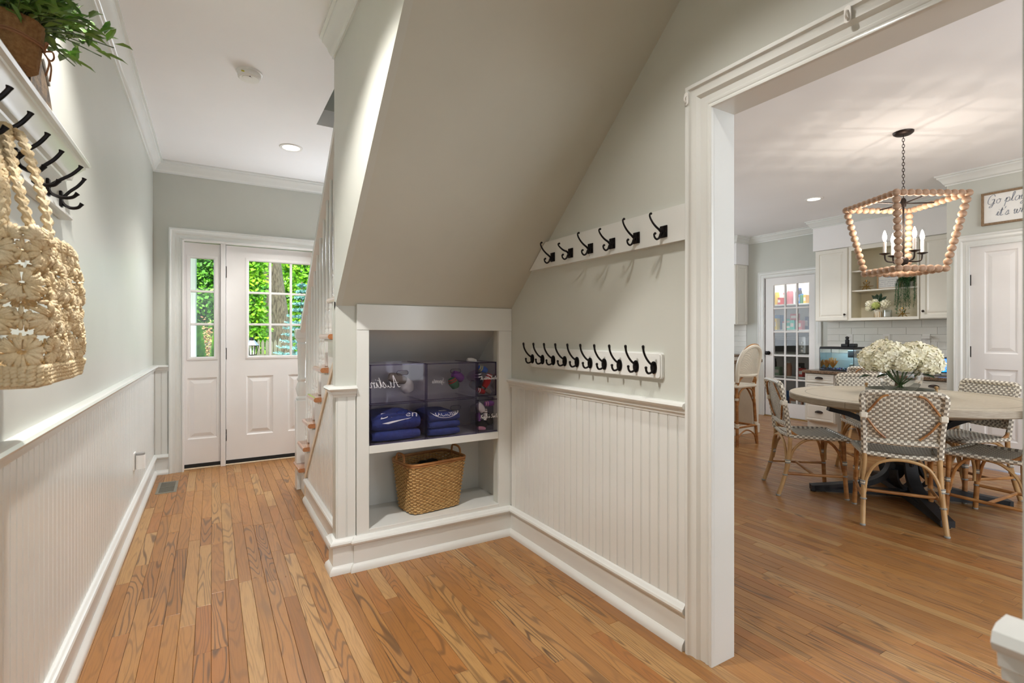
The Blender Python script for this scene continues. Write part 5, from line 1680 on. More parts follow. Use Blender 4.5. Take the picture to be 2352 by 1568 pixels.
for k in range(4):
    a = R(45 + 90 * k); e = Vector((math.cos(a), math.sin(a), 0)); sd = Vector((-math.sin(a), math.cos(a), 0))
    rp_ = lambda r_, z: tuple(e * r_ + Vector((0, 0, z)))
    mb = MB(); mb.bar(crv([rp_(.50, .648), rp_(.36, .61), rp_(.21, .53), rp_(.105, .40), rp_(.085, .28), rp_(.13, .17), rp_(.24, .10), rp_(.42, .06), rp_(.60, .032)], 6), sd, .075, .038); mb.build('curved_leg', 'dark_iron', tb)
    mb = MB(); mb.bar(crv([rp_(.03, .04), rp_(.25, .038), rp_(.62, .030)], 4), sd, .075, .04); mb.build('foot', 'dark_iron', tb)
    mb = MB(); mb.lathe([(.02, 0), (.022, .006), (.02, .012)], 10, rp_(.60, 0)); mb.build('foot_pad', 'black_rubber', tb)
mb = MB(); mb.box(-.085, .085, -.085, .085, .26, .30, .004); mb.build('collar', 'dark_iron', tb)
for k in range(2):
    a = R(90 * k); e = Vector((math.cos(a), math.sin(a), 0)); sd = Vector((-math.sin(a), math.cos(a), 0))
    mb = MB(); mb.bar([tuple(e * (.16 * math.cos(q)) + Vector((0, 0, .235 + .155 * math.sin(q)))) for q in [PI + PI * i / 16 for i in range(17)]], sd, .05, .022); mb.build('arc_brace', 'dark_iron', tb)

# tray, vase and hydrangeas
VC = (4.50, 1.775)
t = thing('serving_tray', (VC[0], VC[1], .7605), 'round grey wooden tray with bead handles on the dining table', 'tray')
mb = MB(); mb.lathe([(.0, 0), (.212, 0), (.216, .003), (.216, .044), (.206, .044), (.206, .010), (.0, .010)], 44); mb.build('tray_body', 'tray_wood', t, True, True, 30)
va = R(-75)
for sg in (-1, 1):
    mb = MB(); px, py = sg * .212 * math.cos(va), sg * .212 * math.sin(va)
    mb.lathe([(.008, .03), (.008, .055), (0, .056)], 10, (px, py, 0)); mb.ball((px, py, .066), .013, 10, 8); mb.build('handle', 'rattan_light', t, True)
t = thing('glass_vase', (VC[0], VC[1], .7712), 'round clear glass bowl vase with flower stems on the tray', 'vase')
vp = []
for i in range(15):
    a = -PI / 2 + .42 + (PI - .42 - .62) * i / 14
    vp.append((.140 * math.cos(a), .125 + .128 * math.sin(a)))
mb = MB(); mb.lathe([(.0, .002), (.05, .002)] + vp + [(vp[-1][0] + .004, vp[-1][1] + .008)], 36, cap=False); mb.build('bowl', 'vase_glass', t, True, True, 0)
hg = thing('hydrangea_bunch', (VC[0], VC[1], .785), 'bunch of cream hydrangeas in the glass bowl vase', 'flowers')
hr = random.Random(9)
vdir = Vector((.932, .362, 0)); lft = Vector((-.362, .932, 0))
def floret(mb, p, n_, s_):
    n_ = n_.normalized(); a = n_.orthogonal().normalized(); b = n_.cross(a)
    ph = hr.uniform(0, PI / 2)
    for k in range(4):
        q = ph + k * PI / 2
        d = a * math.cos(q) + b * math.sin(q); s2 = n_.cross(d)
        cu = hr.uniform(.1, .45)
        mb.add([p, p + d * s_ * .45 + s2 * s_ * .44 + n_ * s_ * cu * .5, p + d * s_ * 1.0 + s2 * s_ * .22 + n_ * s_ * cu, p + d * s_ * 1.0 - s2 * s_ * .22 + n_ * s_ * cu * .8, p + d * s_ * .45 - s2 * s_ * .44 + n_ * s_ * cu * .4], [(0, 1, 2, 3, 4)])
heads = [(.165, -.06, .245, .092), (.10, .05, .290, .098), (.04, -.09, .275, .100), (.03, .07, .250, .085), (-.09, -.04, .280, .096), (-.155, .05, .255, .096), (.15, .10, .25, .085), (-.175, -.06, .225, .080), (.11, -.11, .235, .078), (-.03, -.13, .235, .072)]
for l_, f_, z, r_ in heads:
    c = lft * l_ + vdir * f_ + Vector((0, 0, z))
    mb = MB()
    for i in range(150):
        cz = 1 - 2 * (i + .5) / 150; th = i * 2.39996
        n_ = Vector((math.sqrt(1 - cz * cz) * math.cos(th), math.sqrt(1 - cz * cz) * math.sin(th), cz))
        floret(mb, c + n_ * r_ * hr.uniform(.88, 1.02) , n_ + Vector((hr.uniform(-.4, .4), hr.uniform(-.4, .4), hr.uniform(-.3, .3))), hr.uniform(.019, .026))
    mb.ball(tuple(c), r_ * .86, 14, 10)
    mb.build('flower_head', 'petal', hg, False, False)
    mb = MB(); b0 = (-lft * l_ * .35 - vdir * f_ * .3) + Vector((0, 0, -.004))
    mb.tube(crv([tuple(b0), tuple((b0 + c) * .5 + Vector((0, 0, -.02))), tuple(c)], 5), .0048, 6); mb.build('stem', 'stem_green', hg, True)
mb = MB()
for l_, f_, z in ((.17, -.10, .12), (.06, -.12, .13), (-.12, -.08, .14), (-.16, 0, .16)):
    leaf_quad(mb, lft * l_ + vdir * f_ + Vector((0, 0, z)), lft * (.6 if l_ > 0 else -.6) - vdir * .4 + Vector((0, 0, -.15)), (0, 0, 1), .10, .055)
mb.build('leaves', 'leaf_dark', hg, False, False)

# ================================================================ bead chandelier
ch = thing('bead_chandelier', (4.44, 1.73, 1.66), 'square lantern chandelier of wooden beads with candle bulbs over the table', 'chandelier', absolute=True)
CC = Vector((4.44, 1.73, 0)); ax = Vector((-.262, .966, 0)).normalized(); ay = Vector((-ax.y, ax.x, 0))
ZT, ZB, RT, RB = 2.205, 1.690, .362, .240
tops = [CC + d * RT + Vector((0, 0, ZT)) for d in (ax, ay, -ax, -ay)]
bots = [CC + d * RB + Vector((0, 0, ZB)) for d in (ax, ay, -ax, -ay)]
bdm = MB(); bdm.ball((0, 0, 0), .0265, 14, 9, (1, 1, .92)); bead = bdm.mesh('bead', 'bead_wood', True)
def beads(a, b, n, s_=1.0, ends=True):
    d = (b - a); q = Vector((0, 0, 1)).rotation_difference(d.normalized()) if d.length else Quaternion()
    L_ = d.length / n
    for i in range(n + 1):
        if not ends and i in (0, n): continue
        o = link('bead', bead, ch); o.location = a + d * (i / n) - Vector(ch.location); o.rotation_mode = 'QUATERNION'; o.rotation_quaternion = q
        o.scale = (s_, s_, max(.9, L_ / .046))
for i in range(4):
    beads(tops[i], bots[i], 11, 1.0)
    beads(tops[i], tops[(i + 1) % 4], 10, .93, False)
    beads(bots[i], bots[(i + 1) % 4], 6, .98, False)
P0 = lambda x: tuple(x)
mb = MB(); mb.tube([P0(CC + Vector((0, 0, 1.76))), P0(CC + Vector((0, 0, 2.20)))], .007, 8); mb.lathe([(.016, 2.17), (.018, 2.18), (.018, 2.22), (.010, 2.235), (.0, 2.236)], 12, P0(CC)); mb.build('centre_rod', 'bronze', ch, True)
mb = MB()
for i in range(4):
    m_ = (tops[i] + tops[(i + 1) % 4]) / 2; mb.tube([P0(CC + Vector((0, 0, 2.195))), P0(m_)], .0052, 6)
mb.build('cross_bars', 'bronze', ch, True)
mb = MB(); mb.ball(P0(CC + Vector((0, 0, 1.765))), .034, 16, 10); mb.build('hub', 'bronze', ch, True)
for k in range(4):
    a = R(231.2 + 90 * k); d = Vector((math.cos(a), math.sin(a), 0))
    tip = CC + d * .128
    mb = MB(); mb.tube(crv([P0(CC + d * .02 + Vector((0, 0, 1.765))), P0(CC + d * .085 + Vector((0, 0, 1.760))), P0(CC + d * .120 + Vector((0, 0, 1.772))), P0(tip + Vector((0, 0, 1.815)))], 6), .0055, 7)
    ar = mb.build('arm', 'bronze', ch, True)
    mb = MB(); mb.lathe([(.0, 1.812), (.012, 1.813), (.034, 1.822), (.035, 1.825), (.014, 1.820), (.0, 1.820)], 18, P0(tip)); mb.build('drip_pan', 'bronze', ch, True)
    mb = MB(); mb.lathe([(.0112, 1.821), (.0112, 1.912), (.009, 1.916), (0, 1.916)], 12, P0(tip)); mb.build('candle_sleeve', 'candle_sleeve', ch, True)
    mb = MB(); mb.lathe([(.007, 1.916), (.013, 1.935), (.0145, 1.948), (.010, 1.972), (.004, 1.992), (.0, 1.998)], 12, P0(tip)); mb.build('bulb', 'bulb_glow', ch, True)
    ld = bpy.data.lights.new('candle_bulb_light', 'POINT'); ld.energy = 2.4; ld.color = (1.0, .90, .78); ld.shadow_soft_size = .006
    lo_ = bpy.data.objects.new('candle_bulb_light', ld); COL.objects.link(lo_); lo_.location = tip + Vector((0, 0, 2.02))
mb = MB(); mb.lathe([(.0, CE - .026), (.022, CE - .026), (.050, CE - .022), (.063, CE - .012), (.066, CE - .001), (.0, CE - .001)], 24, P0(CC)); mb.build('canopy', 'bronze', ch, True)
lk = MB(); lk.tube([(.0075 * math.cos(q), 0, .0145 * math.sin(q)) for q in [2 * PI * i / 12 for i in range(12)]], .0022, 5, True); lkm = lk.mesh('chain_link', 'bronze', True)
z = 2.243; i = 0
while z < CE - .03:
    o = link('chain_link', lkm, ch); o.location = CC + Vector((0, 0, z)) - Vector(ch.location); o.rotation_euler = (0, 0, R(90) * (i % 2) + .3)
    z += .0225; i += 1

# ================================================================ things on the open shelves
def star(x, y, z, s_, label):
    t = thing('wire_star', (x, y, z), label, 'ornament', 'brass geometric star ornaments')
    P = [Vector((math.cos(R(90 + 60 * k)) * (1 if k % 3 else .95), 0, math.sin(R(90 + 60 * k)))) * s_ for k in range(6)]
    mb = MB()
    pts = [(0, -.9, -.82), (0, .9, -.82), (0, -.62, .75), (0, .62, .75), (0, -1.25, -.1), (0, 1.25, -.1), (.7, 0, -.1), (-.7, 0, -.1), (0, 0, 1.0), (0, 0, -.82), (.5, .35, -.82), (-.5, -.35, -.82)]
    pts = [Vector(p) * s_ + Vector((0, 0, s_ * .84)) for p in pts]
    for a, b in ((0, 3), (1, 2), (2, 8), (3, 8), (2, 6), (3, 6), (4, 6), (5, 6), (4, 7), (5, 7), (2, 7), (3, 7), (0, 6), (1, 6), (0, 7), (1, 7), (4, 5), (10, 6), (11, 7), (8, 9)):
        mb.tube([pts[a], pts[b]], .0028, 5)
    mb.lathe([(.010, s_ * 1.7), (.010, s_ * 2.05), (0, s_ * 2.05)], 8); mb.build('wire_frame', 'brass', t)
star(7.04, 3.135, 1.7765, .062, 'brass wire star ornament on the middle open shelf')
star(7.00, 2.735, 1.4285, .055, 'brass wire star ornament on the bottom open shelf')
t = thing('framed_print', (7.10, 2.92, 1.7765), 'small cream framed print with text on the open shelf', 'picture', absolute=True)
mb = MB(); mb.box(7.085, 7.098, 2.80, 3.032, 1.777, 1.985); mb.build('print', 'paper_white', t)
mb = MB(); mb.sweep([(2.796, 1.777), (3.036, 1.777), (3.036, 1.989), (2.796, 1.989)], [(0, 0), (0, .020), (.014, .020), (.014, 0)], Xp(7.098, -1), True); mb.build('frame', 'rattan_light', t)
mb = MB()
pen_text(mb, 'always', .040, .003, lambda a, b, h: (7.0842, 2.955 - a, 1.940 + b)); pen_text(mb, 'Remember', .030, .0025, lambda a, b, h: (7.0842, 2.885 - a, 1.912 + b))
for i, s_ in enumerate(('I LOVE YOU NO MATTER', 'WHAT. I BELIEVE IN', 'YOU. TRUST YOUR GUT', 'FOLLOW YOUR HEART')):
    v_, f2 = text_mesh(s_, .0175); mb.add([(7.0842, 2.916 - p[0], 1.886 - i * .024 + p[1]) for p in v_], f2)
mb.build('lettering', 'ink_grey', t, False, False)
t = thing('hanging_plant', (7.03, 2.68, 1.777), 'trailing green plant spilling over the right end of the open shelf', 'plant')
mb = MB(); mb.lathe([(.035, 0), (.045, .03), (.048, .06), (.04, .062), (0, .05)], 16); mb.build('pot', 'white_plastic', t, True)
mb = MB(); ms = MB(); pr_ = random.Random(4)
for i in range(22):
    y0 = pr_.uniform(-.09, .10); x0 = pr_.uniform(-.10, -.03)
    L_ = pr_.uniform(.10, .34)
    P = crv([(0, y0 * .4, .08), (x0 * .7, y0 * .8, .105), (x0 - .02, y0, .04), (x0 - .03, y0 * 1.05, -L_ * .5), (x0 - .03 + pr_.uniform(-.01, .01), y0 * 1.08 + pr_.uniform(-.015, .015), -L_)], 8)
    ms.tube(P, .0016, 4)
    for k, p in enumerate(P):
        for r_ in range(3 if p.z < 0 else 6):
            d = Vector((pr_.uniform(-1, .4), pr_.uniform(-1, 1), pr_.uniform(-.6, .5)))
            leaf_quad(mb, p, d, (0, 0, 1), .026, .006, .1)
tag(mb.build('foliage', 'leaf_trail', t, False, False), kind='stuff'); ms.build('trailing_stems', 'leaf_trail', t)
t = thing('flower_pot', (7.01, 2.985, 1.4285), 'white hydrangeas with green leaves in a striped pot on the bottom shelf', 'flowers')
mb = MB(); mb.lathe([(.040, 0), (.046, .005), (.052, .095), (.046, .095), (0, .085)], 24); mb.build('pot', 'weave_white', t, True)
sm = MB(); sm.box(-.0015, .0015, -.003, .003, 0, .092); smm = sm.mesh('stripe', 'brass')
for k in range(14):
    a = 2 * PI * k / 14; o = link('stripe', smm, t); o.location = (.0485 * math.cos(a), .0485 * math.sin(a), .002); o.rotation_euler = (0, 0, a)
for (dx, dy, dz, r_, m_) in ((-.03, .085, .165, .048, 'petal'), (-.01, -.075, .160, .058, 'petal'), (-.05, .01, .145, .042, 'petal_green'), (.0, .03, .19, .045, 'petal'), (-.03, .095, .115, .035, 'petal')):
    mb = MB(); c = Vector((dx, dy, dz))
    for i in range(60):
        cz = 1 - 2 * (i + .5) / 60; th = i * 2.39996; n_ = Vector((math.sqrt(1 - cz * cz) * math.cos(th), math.sqrt(1 - cz * cz) * math.sin(th), cz))
        floret(mb, c + n_ * r_ * .92, n_, .015)
    mb.ball(tuple(c), r_ * .85, 10, 8); mb.build('flower_head', m_, t, False, False)
mb = MB()
for (d, L_) in (((-.2, -.4, .9), .12), ((-.1, .5, .7), .11), ((-.1, -.8, .5), .12), ((-.1, .1, 1), .10), ((-.3, -.3, .7), .10), ((-.2, .2, .9), .09)): leaf_quad(mb, (-.02, 0, .19), d, (1, 0, 0), L_, .042)
for (d, L_) in (((-.6, .9, -.3), .10), ((-.7, .5, -.4), .09), ((-.7, -.6, -.2), .07)): leaf_quad(mb, (-.04, .0, .11), d, (0, 0, 1), L_, .03)
mb.build('leaves', 'leaf_dark', t, False, False)
t = thing('jar_candle', (6.985, 2.882, 1.4285), 'white candle in a clear glass jar on the bottom open shelf', 'candle')
mb = MB(); mb.lathe([(.0, 0), (.044, 0), (.045, .004), (.045, .086), (.043, .086), (.043, .006), (0, .006)], 24); mb.build('jar', 'vase_glass', t, True)
mb = MB(); mb.lathe([(.042, .007), (.042, .062), (0, .062)], 24); mb.build('wax', 'candle_sleeve', t, True)

# ================================================================ fish tank, laptop
t = thing('fish_tank', (6.90, 3.35, .7605), 'small glowing fish tank with black rim on the granite desk top', 'fish tank', absolute=True)
fx0, fx1, fy0, fy1, fz0, fz1 = 6.76, 7.04, 3.15, 3.55, .761, 1.05
mb = MB()
mb.box(fx0, fx0 + .004, fy0, fy1, fz0, fz1).box(fx1 - .004, fx1, fy0, fy1, fz0, fz1).box(fx0 + .004, fx1 - .004, fy0, fy0 + .004, fz0, fz1).box(fx0 + .004, fx1 - .004, fy1 - .004, fy1, fz0, fz1); mb.build('glass', 'vase_glass', t)
mb = MB()
for z in (fz0, fz1 - .014): mb.sweep([(fx0, fy0), (fx1, fy0), (fx1, fy1), (fx0, fy1)], [(-.004, z), (.010, z), (.010, z + .016), (-.004, z + .016)], XY, True)
for (x, y) in ((fx0, fy0), (fx0, fy1), (fx1, fy0), (fx1, fy1)): mb.box(x - .003, x + .003, y - .003, y + .003, fz0, fz1)
mb.build('rim', 'black_plastic', t)
mb = MB(); mb.box(fx0 - .002, fx1 + .002, fy0 - .002, fy1 + .002, fz1 + .002, fz1 + .016, .003); mb.build('lid', 'black_plastic', t)
mat('tank_light', (210, 240, 255), .5, emit=(190, 230, 255), estr=22.0)
mb = MB(); mb.box(6.88, 7.0, 3.20, 3.42, fz1 - .006, fz1 + .001); mb.build('light_strip', 'tank_light', t)
mb = MB(); mb.box(fx0 + .006, fx1 - .006, fy0 + .006, fy1 - .006, fz0 + .025, fz0 + .225); mb.build('water', 'water', t)
gm = ['black_plastic', 'purple_cloth', 'green_cloth', 'pink_cloth', 'blue_cloth']
mb = MB(); gr = random.Random(2)
for i in range(420):
    mb.cur = gr.choice((0, 0, 0, 1, 2, 3, 4)); mb.ball((gr.uniform(fx0 + .01, fx1 - .01), gr.uniform(fy0 + .01, fy1 - .01), fz0 + gr.uniform(.006, .03)), .006, 5, 4)
tag(mb.build('gravel', gm, t, False, False), kind='stuff')
mat('coral_orange', (236, 150, 40), .6)
for (y, s_) in ((3.505, .8), (3.43, 1.0)):
    mb = MB(); cr_ = random.Random(int(y * 100))
    for i in range(60):
        a = cr_.uniform(0, PI); L_ = .13 * s_ * cr_.uniform(.5, 1)
        mb.tube(crv([(6.84, y, fz0 + .03), (6.84 + cr_.uniform(-.02, .02), y + .3 * L_ * math.cos(a), fz0 + .03 + .5 * L_), (6.84 + cr_.uniform(-.03, .03), y + .55 * L_ * math.cos(a) + .01 * cr_.random(), fz0 + .04 + L_ * (.6 + .4 * math.sin(a)))], 3), .003, 4)
    mb.build('plastic_plant', 'coral_orange', t)
mb = MB(); mb.ball((6.86, 3.21, fz0 + .075), .035, 10, 8, (1, 1, .7)); mb.build('rock', 'table_edge', t, True)
mb = MB(); mb.box(6.93, 7.02, 3.20, 3.30, fz1 - .12, fz1 - .03, .005); mb.build('filter', 'black_plastic', t)
t = thing('fish_feeder', (6.90, 3.27, 1.0665), 'black automatic fish feeder standing on the tank lid', 'feeder')
mb = MB(); mb.box(-.04, .04, -.085, -.015, 0, .040, .006); mb.box(-.045, .035, -.005, .075, 0, .036, .006); mb.build('body', 'black_plastic', t)
mb = MB(); mb.lathe([(.022, .036), (.024, .045), (.024, .085), (.016, .092), (.016, .102), (.022, .106), (.022, .120), (.010, .130), (0, .131)], 14, (0, .02, 0)); mb.build('drum', 'black_plastic', t, True)
t = thing('tablet_screen', (7.0, 2.20, .7605), 'upright tablet with a bright blue picture at the right of the desk', 'tablet', absolute=True)
mb = MB(); mb.box(6.985, 6.997, 2.02, 2.40, .79, .965, .003); mb.build('case', 'black_plastic', t)
m = bpy.data.materials.new('screen_picture'); m.use_nodes = True; nt = m.node_tree; b = nt.nodes['Principled BSDF']
tc = nt.nodes.new('ShaderNodeTexCoord'); n = nt.nodes.new('ShaderNodeTexNoise'); n.inputs['Scale'].default_value = 14; n.inputs['Detail'].default_value = 5; n.inputs['Distortion'].default_value = 2
nt.links.new(tc.outputs['Object'], n.inputs['Vector']); cr = nt.nodes.new('ShaderNodeValToRGB')
e = cr.color_ramp.elements; e[0].position = .3; e[0].color = lin((10, 20, 90)); e[1].position = .8; e[1].color = lin((200, 250, 255))
for p_, c_ in ((.42, (20, 90, 220)), (.52, (30, 190, 240)), (.6, (150, 80, 220)), (.68, (40, 220, 200))): q = e.new(p_); q.color = lin(c_)
nt.links.new(n.outputs['Fac'], cr.inputs[0]); nt.links.new(cr.outputs[0], b.inputs['Emission Color']); b.inputs['Emission Strength'].default_value = 1.1; b.inputs['Base Color'].default_value = (0, 0, 0, 1)
MATS['screen_picture'] = m
mb = MB(); mb.box(6.9838, 6.985, 2.032, 2.388, .802, .953); mb.build('screen', 'screen_picture', t)
mb = MB(); mb.box(6.90, 7.06, 2.05, 2.41, .761, .775, .003); mb.box(6.997, 7.02, 2.1, 2.3, .775, .86, .002); mb.build('stand', 'nickel', t)

# ================================================================ pantry shelves and stores
for i, z in enumerate((.56, .905, 1.275, 1.67)):
    t = thing('pantry_shelf', (7.85, 4.3, z), ('lowest', 'second', 'third', 'highest')[i] + ' white pantry shelf behind the glazed door', 'shelf', 'white pantry shelves', absolute=True)
    mb = MB(); mb.box(7.60, 8.05, 3.22, 5.18, z, z + .022, .002); mb.build('board', 'trim_white', t)
hues = {'y': (232, 196, 60), 'b': (60, 130, 200), 'r': (196, 60, 56), 't': (60, 196, 178), 'w': (232, 228, 222), 'p': (216, 120, 130), 'g': (70, 140, 90), 'n': (52, 66, 120), 'k': (44, 42, 46), 'c': (206, 150, 120), 's': (150, 186, 160), 'o': (226, 140, 60)}
for k_, c_ in hues.items(): mat('pack_' + k_, c_, .45)
names = {'y': 'yellow', 'b': 'blue', 'r': 'red', 't': 'turquoise', 'w': 'white', 'p': 'pink', 'g': 'green', 'n': 'navy', 'k': 'black', 'c': 'copper', 's': 'sage green', 'o': 'orange'}
def pack_box(y, z, w_, h_, c_, where, x=7.72, extra=''):
    t = thing('packet', (x, y, z), f'{extra}{names[c_]} packet on the {where} pantry shelf', 'packet', 'packets in the pantry')
    mb = MB(); mb.box(-.05, .05, -w_ / 2, w_ / 2, 0, h_, .004); mb.build('carton', 'pack_' + c_, t)
    mb = MB(); mb.box(-.0515, -.050, -w_ * .38, w_ * .38, h_ * .3, h_ * .7); mb.build('label', 'pack_w' if c_ != 'w' else 'pack_b', t)
def tub(y, z, r_, h_, c_, lid, where, x=7.72, noun='jar'):
    t = thing(noun, (x, y, z), f'{names[c_]} {noun} with {names[lid]} lid on the {where} pantry shelf', noun, noun + 's in the pantry')
    mb = MB(); mb.lathe([(r_ * .92, 0), (r_, .005), (r_, h_ * .78), (r_ * .8, h_ * .86), (0, h_ * .86)], 16); mb.build('body', 'pack_' + c_, t, True)
    mb = MB(); mb.lathe([(r_ * .82, h_ * .86), (r_ * .82, h_ * .985), (r_ * .75, h_), (0, h_)], 16); mb.build('lid', 'pack_' + lid, t, True)
z4 = 1.6925
pack_box(4.80, z4, .07, .16, 'w', 'highest'); tub(4.71, z4, .036, .20, 'y', 'y', 'highest'); pack_box(4.635, z4, .05, .11, 'r', 'highest', 7.70); tub(4.63, z4, .03, .19, 'w', 'p', 'highest', 7.80)
pack_box(4.56, z4, .05, .19, 'n', 'highest', 7.8); tub(4.50, z4, .045, .235, 'p', 'w', 'highest'); tub(4.42, z4, .045, .25, 'k', 'n', 'highest', 7.82); pack_box(4.35, z4, .05, .14, 'b', 'highest'); tub(4.305, z4, .025, .15, 'g', 'b', 'highest', 7.70); pack_box(4.25, z4, .04, .13, 'y', 'highest'); pack_box(4.15, z4, .05, .16, 'r', 'highest', extra='tall ')
z3 = 1.2975
pack_box(4.74, z3, .13, .18, 'y', 'third', 7.70); pack_box(4.76, z3, .10, .24, 'b', 'third', 7.86); tub(4.60, z3, .022, .13, 'w', 'r', 'third'); pack_box(4.505, z3, .075, .085, 't', 'third'); pack_box(4.50, z3 + .0855, .06, .08, 't', 'third', extra='small upper '); pack_box(4.43, z3, .06, .145, 't', 'third', 7.70, extra='tall '); pack_box(4.42, z3 + .1455, .10, .10, 'r', 'third', 7.72); pack_box(4.34, z3, .09, .14, 'p', 'third'); pack_box(4.30, z3, .05, .2, 'n', 'third', 7.86)
t = thing('toaster_oven', (7.80, 4.47, .9275), 'large grey toaster oven with round knobs on the second pantry shelf', 'toaster oven', absolute=True)
mb = MB(); mb.box(7.66, 7.98, 4.225, 4.715, .935, 1.195, .008); mb.build('case', 'nickel', t)
mb = MB(); mb.box(7.652, 7.660, 4.33, 4.700, .955, 1.165, .002); d = mb.build('door_glass', 'black_plastic', t)
mb = MB(); mb.tube([(7.635, 4.36, 1.15), (7.635, 4.67, 1.15)], .007, 8); mb.build('handle', 'nickel', d, True)
for z in (1.10, 1.04, .98):
    mb = MB(); mb.lathe([(.017, 0), (.017, -.012), (.012, -.018), (0, -.018)], 14, (7.66, 4.277, z), 'x'); mb.build('knob', 'white_plastic', t, True)
for (x, y) in ((7.68, 4.25), (7.68, 4.69), (7.96, 4.25), (7.96, 4.69)):
    mb = MB(); mb.lathe([(.012, .928), (.012, .936)], 8, (x, y, 0)); mb.build('foot', 'black_rubber', t)
z1 = .5825
tub(4.755, z1, .035, .26, 'k', 'k', 'lowest', noun='bottle'); pack_box(4.675, z1, .085, .13, 's', 'lowest', 7.70); tub(4.51, z1, .045, .195, 'c', 'c', 'lowest', 7.70, 'flask'); tub(4.60, z1, .03, .22, 'k', 'w', 'lowest', 7.85, 'bottle'); pack_box(4.40, z1, .05, .2, 'k', 'lowest', 7.85); pack_box(4.36, z1, .05, .13, 'n', 'lowest'); pack_box(4.30, z1, .06, .13, 'r', 'lowest', 7.70)
pack_box(4.62, .0005, .16, .34, 'b', 'bottom floor below the', 7.75); pack_box(4.40, .0005, .2, .28, 'c', 'floor under the', 7.75); pack_box(4.2, .0005, .16, .3, 'w', 'floor beneath the', 7.75)
# ================================================================ outdoors, seen through the front door glass
mat('grass', (96, 150, 40), 0.9, col2=(60, 110, 24), nscale=3)
mat('leaf_spring', (146, 200, 30), 0.55, col2=(70, 140, 12), nscale=2.0)
mat('leaf_spring2', (96, 160, 36), 0.55, col2=(40, 92, 22), nscale=1.5)
mat('spruce_blue', (126, 178, 172), 0.6, col2=(64, 108, 104), nscale=4)
mat('thuja', (96, 158, 16), 0.6, col2=(40, 92, 10), nscale=5)
mat('bark', (146, 130, 108), 0.9, col2=(84, 72, 58), nscale=6, stretch=(6, 6, 1), bump=0.8, bscale=14)
mat('fence_wood', (112, 112, 96), 0.8, col2=(88, 90, 72), nscale=4)
mat('porch_white', (206, 216, 208), 0.5)
mat('porch_deck', (150, 146, 138), 0.7)
mat('shrub_red', (136, 136, 70), 0.7, col2=(150, 92, 66), nscale=8)
GZ = -.25
mb = MB(); mb.box(-40, 30, 5.5, 60, GZ - .1, GZ); o = struct('lawn', mb, 'grass'); o['label'] = 'green lawn in front of the house'
mb = MB(); mb.box(-2.2, 3.2, 5.5, 7.4, GZ, -.03); o = struct('porch_floor', mb, 'porch_deck'); o['label'] = 'porch floor outside the front door'
t = thing('porch_column', (-.24, 6.9, -.03), 'white square porch column outside the sidelight', 'column', absolute=True)
mb = MB(); mb.box(-.325, -.155, 6.82, 6.99, -.03, 3.0, .008); mb.build('shaft', 'porch_white', t)
mb = MB(); mb.box(-.345, -.135, 6.80, 7.01, -.03, .12, .008); mb.build('plinth', 'porch_white', t)
mb = MB(); mb.box(-2.2, 3.2, 5.5, 7.4, 3.0, 3.15); o = struct('porch_roof', mb, 'porch_white'); o['label'] = 'porch roof'

def foliage(mb, c, rx, ry, rz, n, L, W, rg, shell=.45):
    for i in range(n):
        th = rg.uniform(0, 2 * PI); cz = rg.uniform(-1, 1); r_ = rg.uniform(shell, 1) ** .6
        s_ = math.sqrt(1 - cz * cz)
        lump = 1 + .18 * math.sin(5 * th + 3 * cz) + .12 * math.sin(9 * th - 7 * cz)
        p = Vector((c[0] + rx * r_ * s_ * math.cos(th) * lump, c[1] + ry * r_ * s_ * math.sin(th) * lump, c[2] + rz * r_ * cz * lump))
        d = Vector((rg.uniform(-1, 1), rg.uniform(-1, 1), rg.uniform(-.9, .5))).normalized()
        u = Vector((rg.uniform(-.6, .6), rg.uniform(-1, .2), rg.uniform(.2, 1)))
        s2 = d.cross(u)
        if s2.length < .05: continue
        s2.normalize(); l_ = L * rg.uniform(.7, 1.3); w_ = W * rg.uniform(.7, 1.3)
        mb.add([p, p + d * l_ * .5 + s2 * w_ / 2, p + d * l_, p + d * l_ * .5 - s2 * w_ / 2], [(0, 1, 2, 3)])
og = random.Random(21)
def tree(name, label, x, y, crowns, trunk_r, trunk_h, m, n, L, W, group='trees beyond the porch', lean=(0, 0)):
    t = thing(name, (x, y, GZ), label, 'tree', group)
    pts = crv([(0, 0, 0), (lean[0] * .4, lean[1] * .4, trunk_h * .4), (lean[0], lean[1], trunk_h)], 6)
    mb = MB(); mb.tube(pts, [trunk_r * (1.25 - .6 * i / len(pts)) for i in range(len(pts))], 12)
    mb.build('trunk', 'bark', t, True)
    mb = MB()
    for (cx, cy, cz, rx, ry, rz, f) in crowns: foliage(mb, (cx, cy, cz), rx, ry, rz, int(n * f), L, W, og)
    tag(mb.build('crown', m, t, False, False), kind='stuff')
    return t
# maples behind, the big leaning trunk and lighter bushes in front
tree('maple_tree', 'large maple with a thick leaning grey trunk behind the door glass', 2.05, 18.2, [(-.3, 0, 7.5, 2.4, 1.5, 2.2, .5)], .36, 7.0, 'leaf_spring', 5000, .16, .11, lean=(-.75, 0))
tree('maple_tree', 'dark green maple filling the sidelight view', -.75, 23.5, [(0, 0, 3.2, 1.9, 1.6, 2.9, 1.0)], .2, 2.6, 'leaf_spring2', 15000, .17, .12)
tree('maple_tree', 'bright green maple behind the left door panes', .85, 16.2, [(0, 0, 3.6, .50, .8, 2.6, .7), (0, .3, 1.5, .55, .7, 1.2, .4)], .12, 3.2, 'leaf_spring', 14000, .13, .095)
tree('maple_tree', 'bright green tree behind the right door panes', 4.3, 24.5, [(0, 0, 4.2, 2.2, 1.6, 4.0, 1.0)], .25, 4.0, 'leaf_spring', 15000, .18, .13)
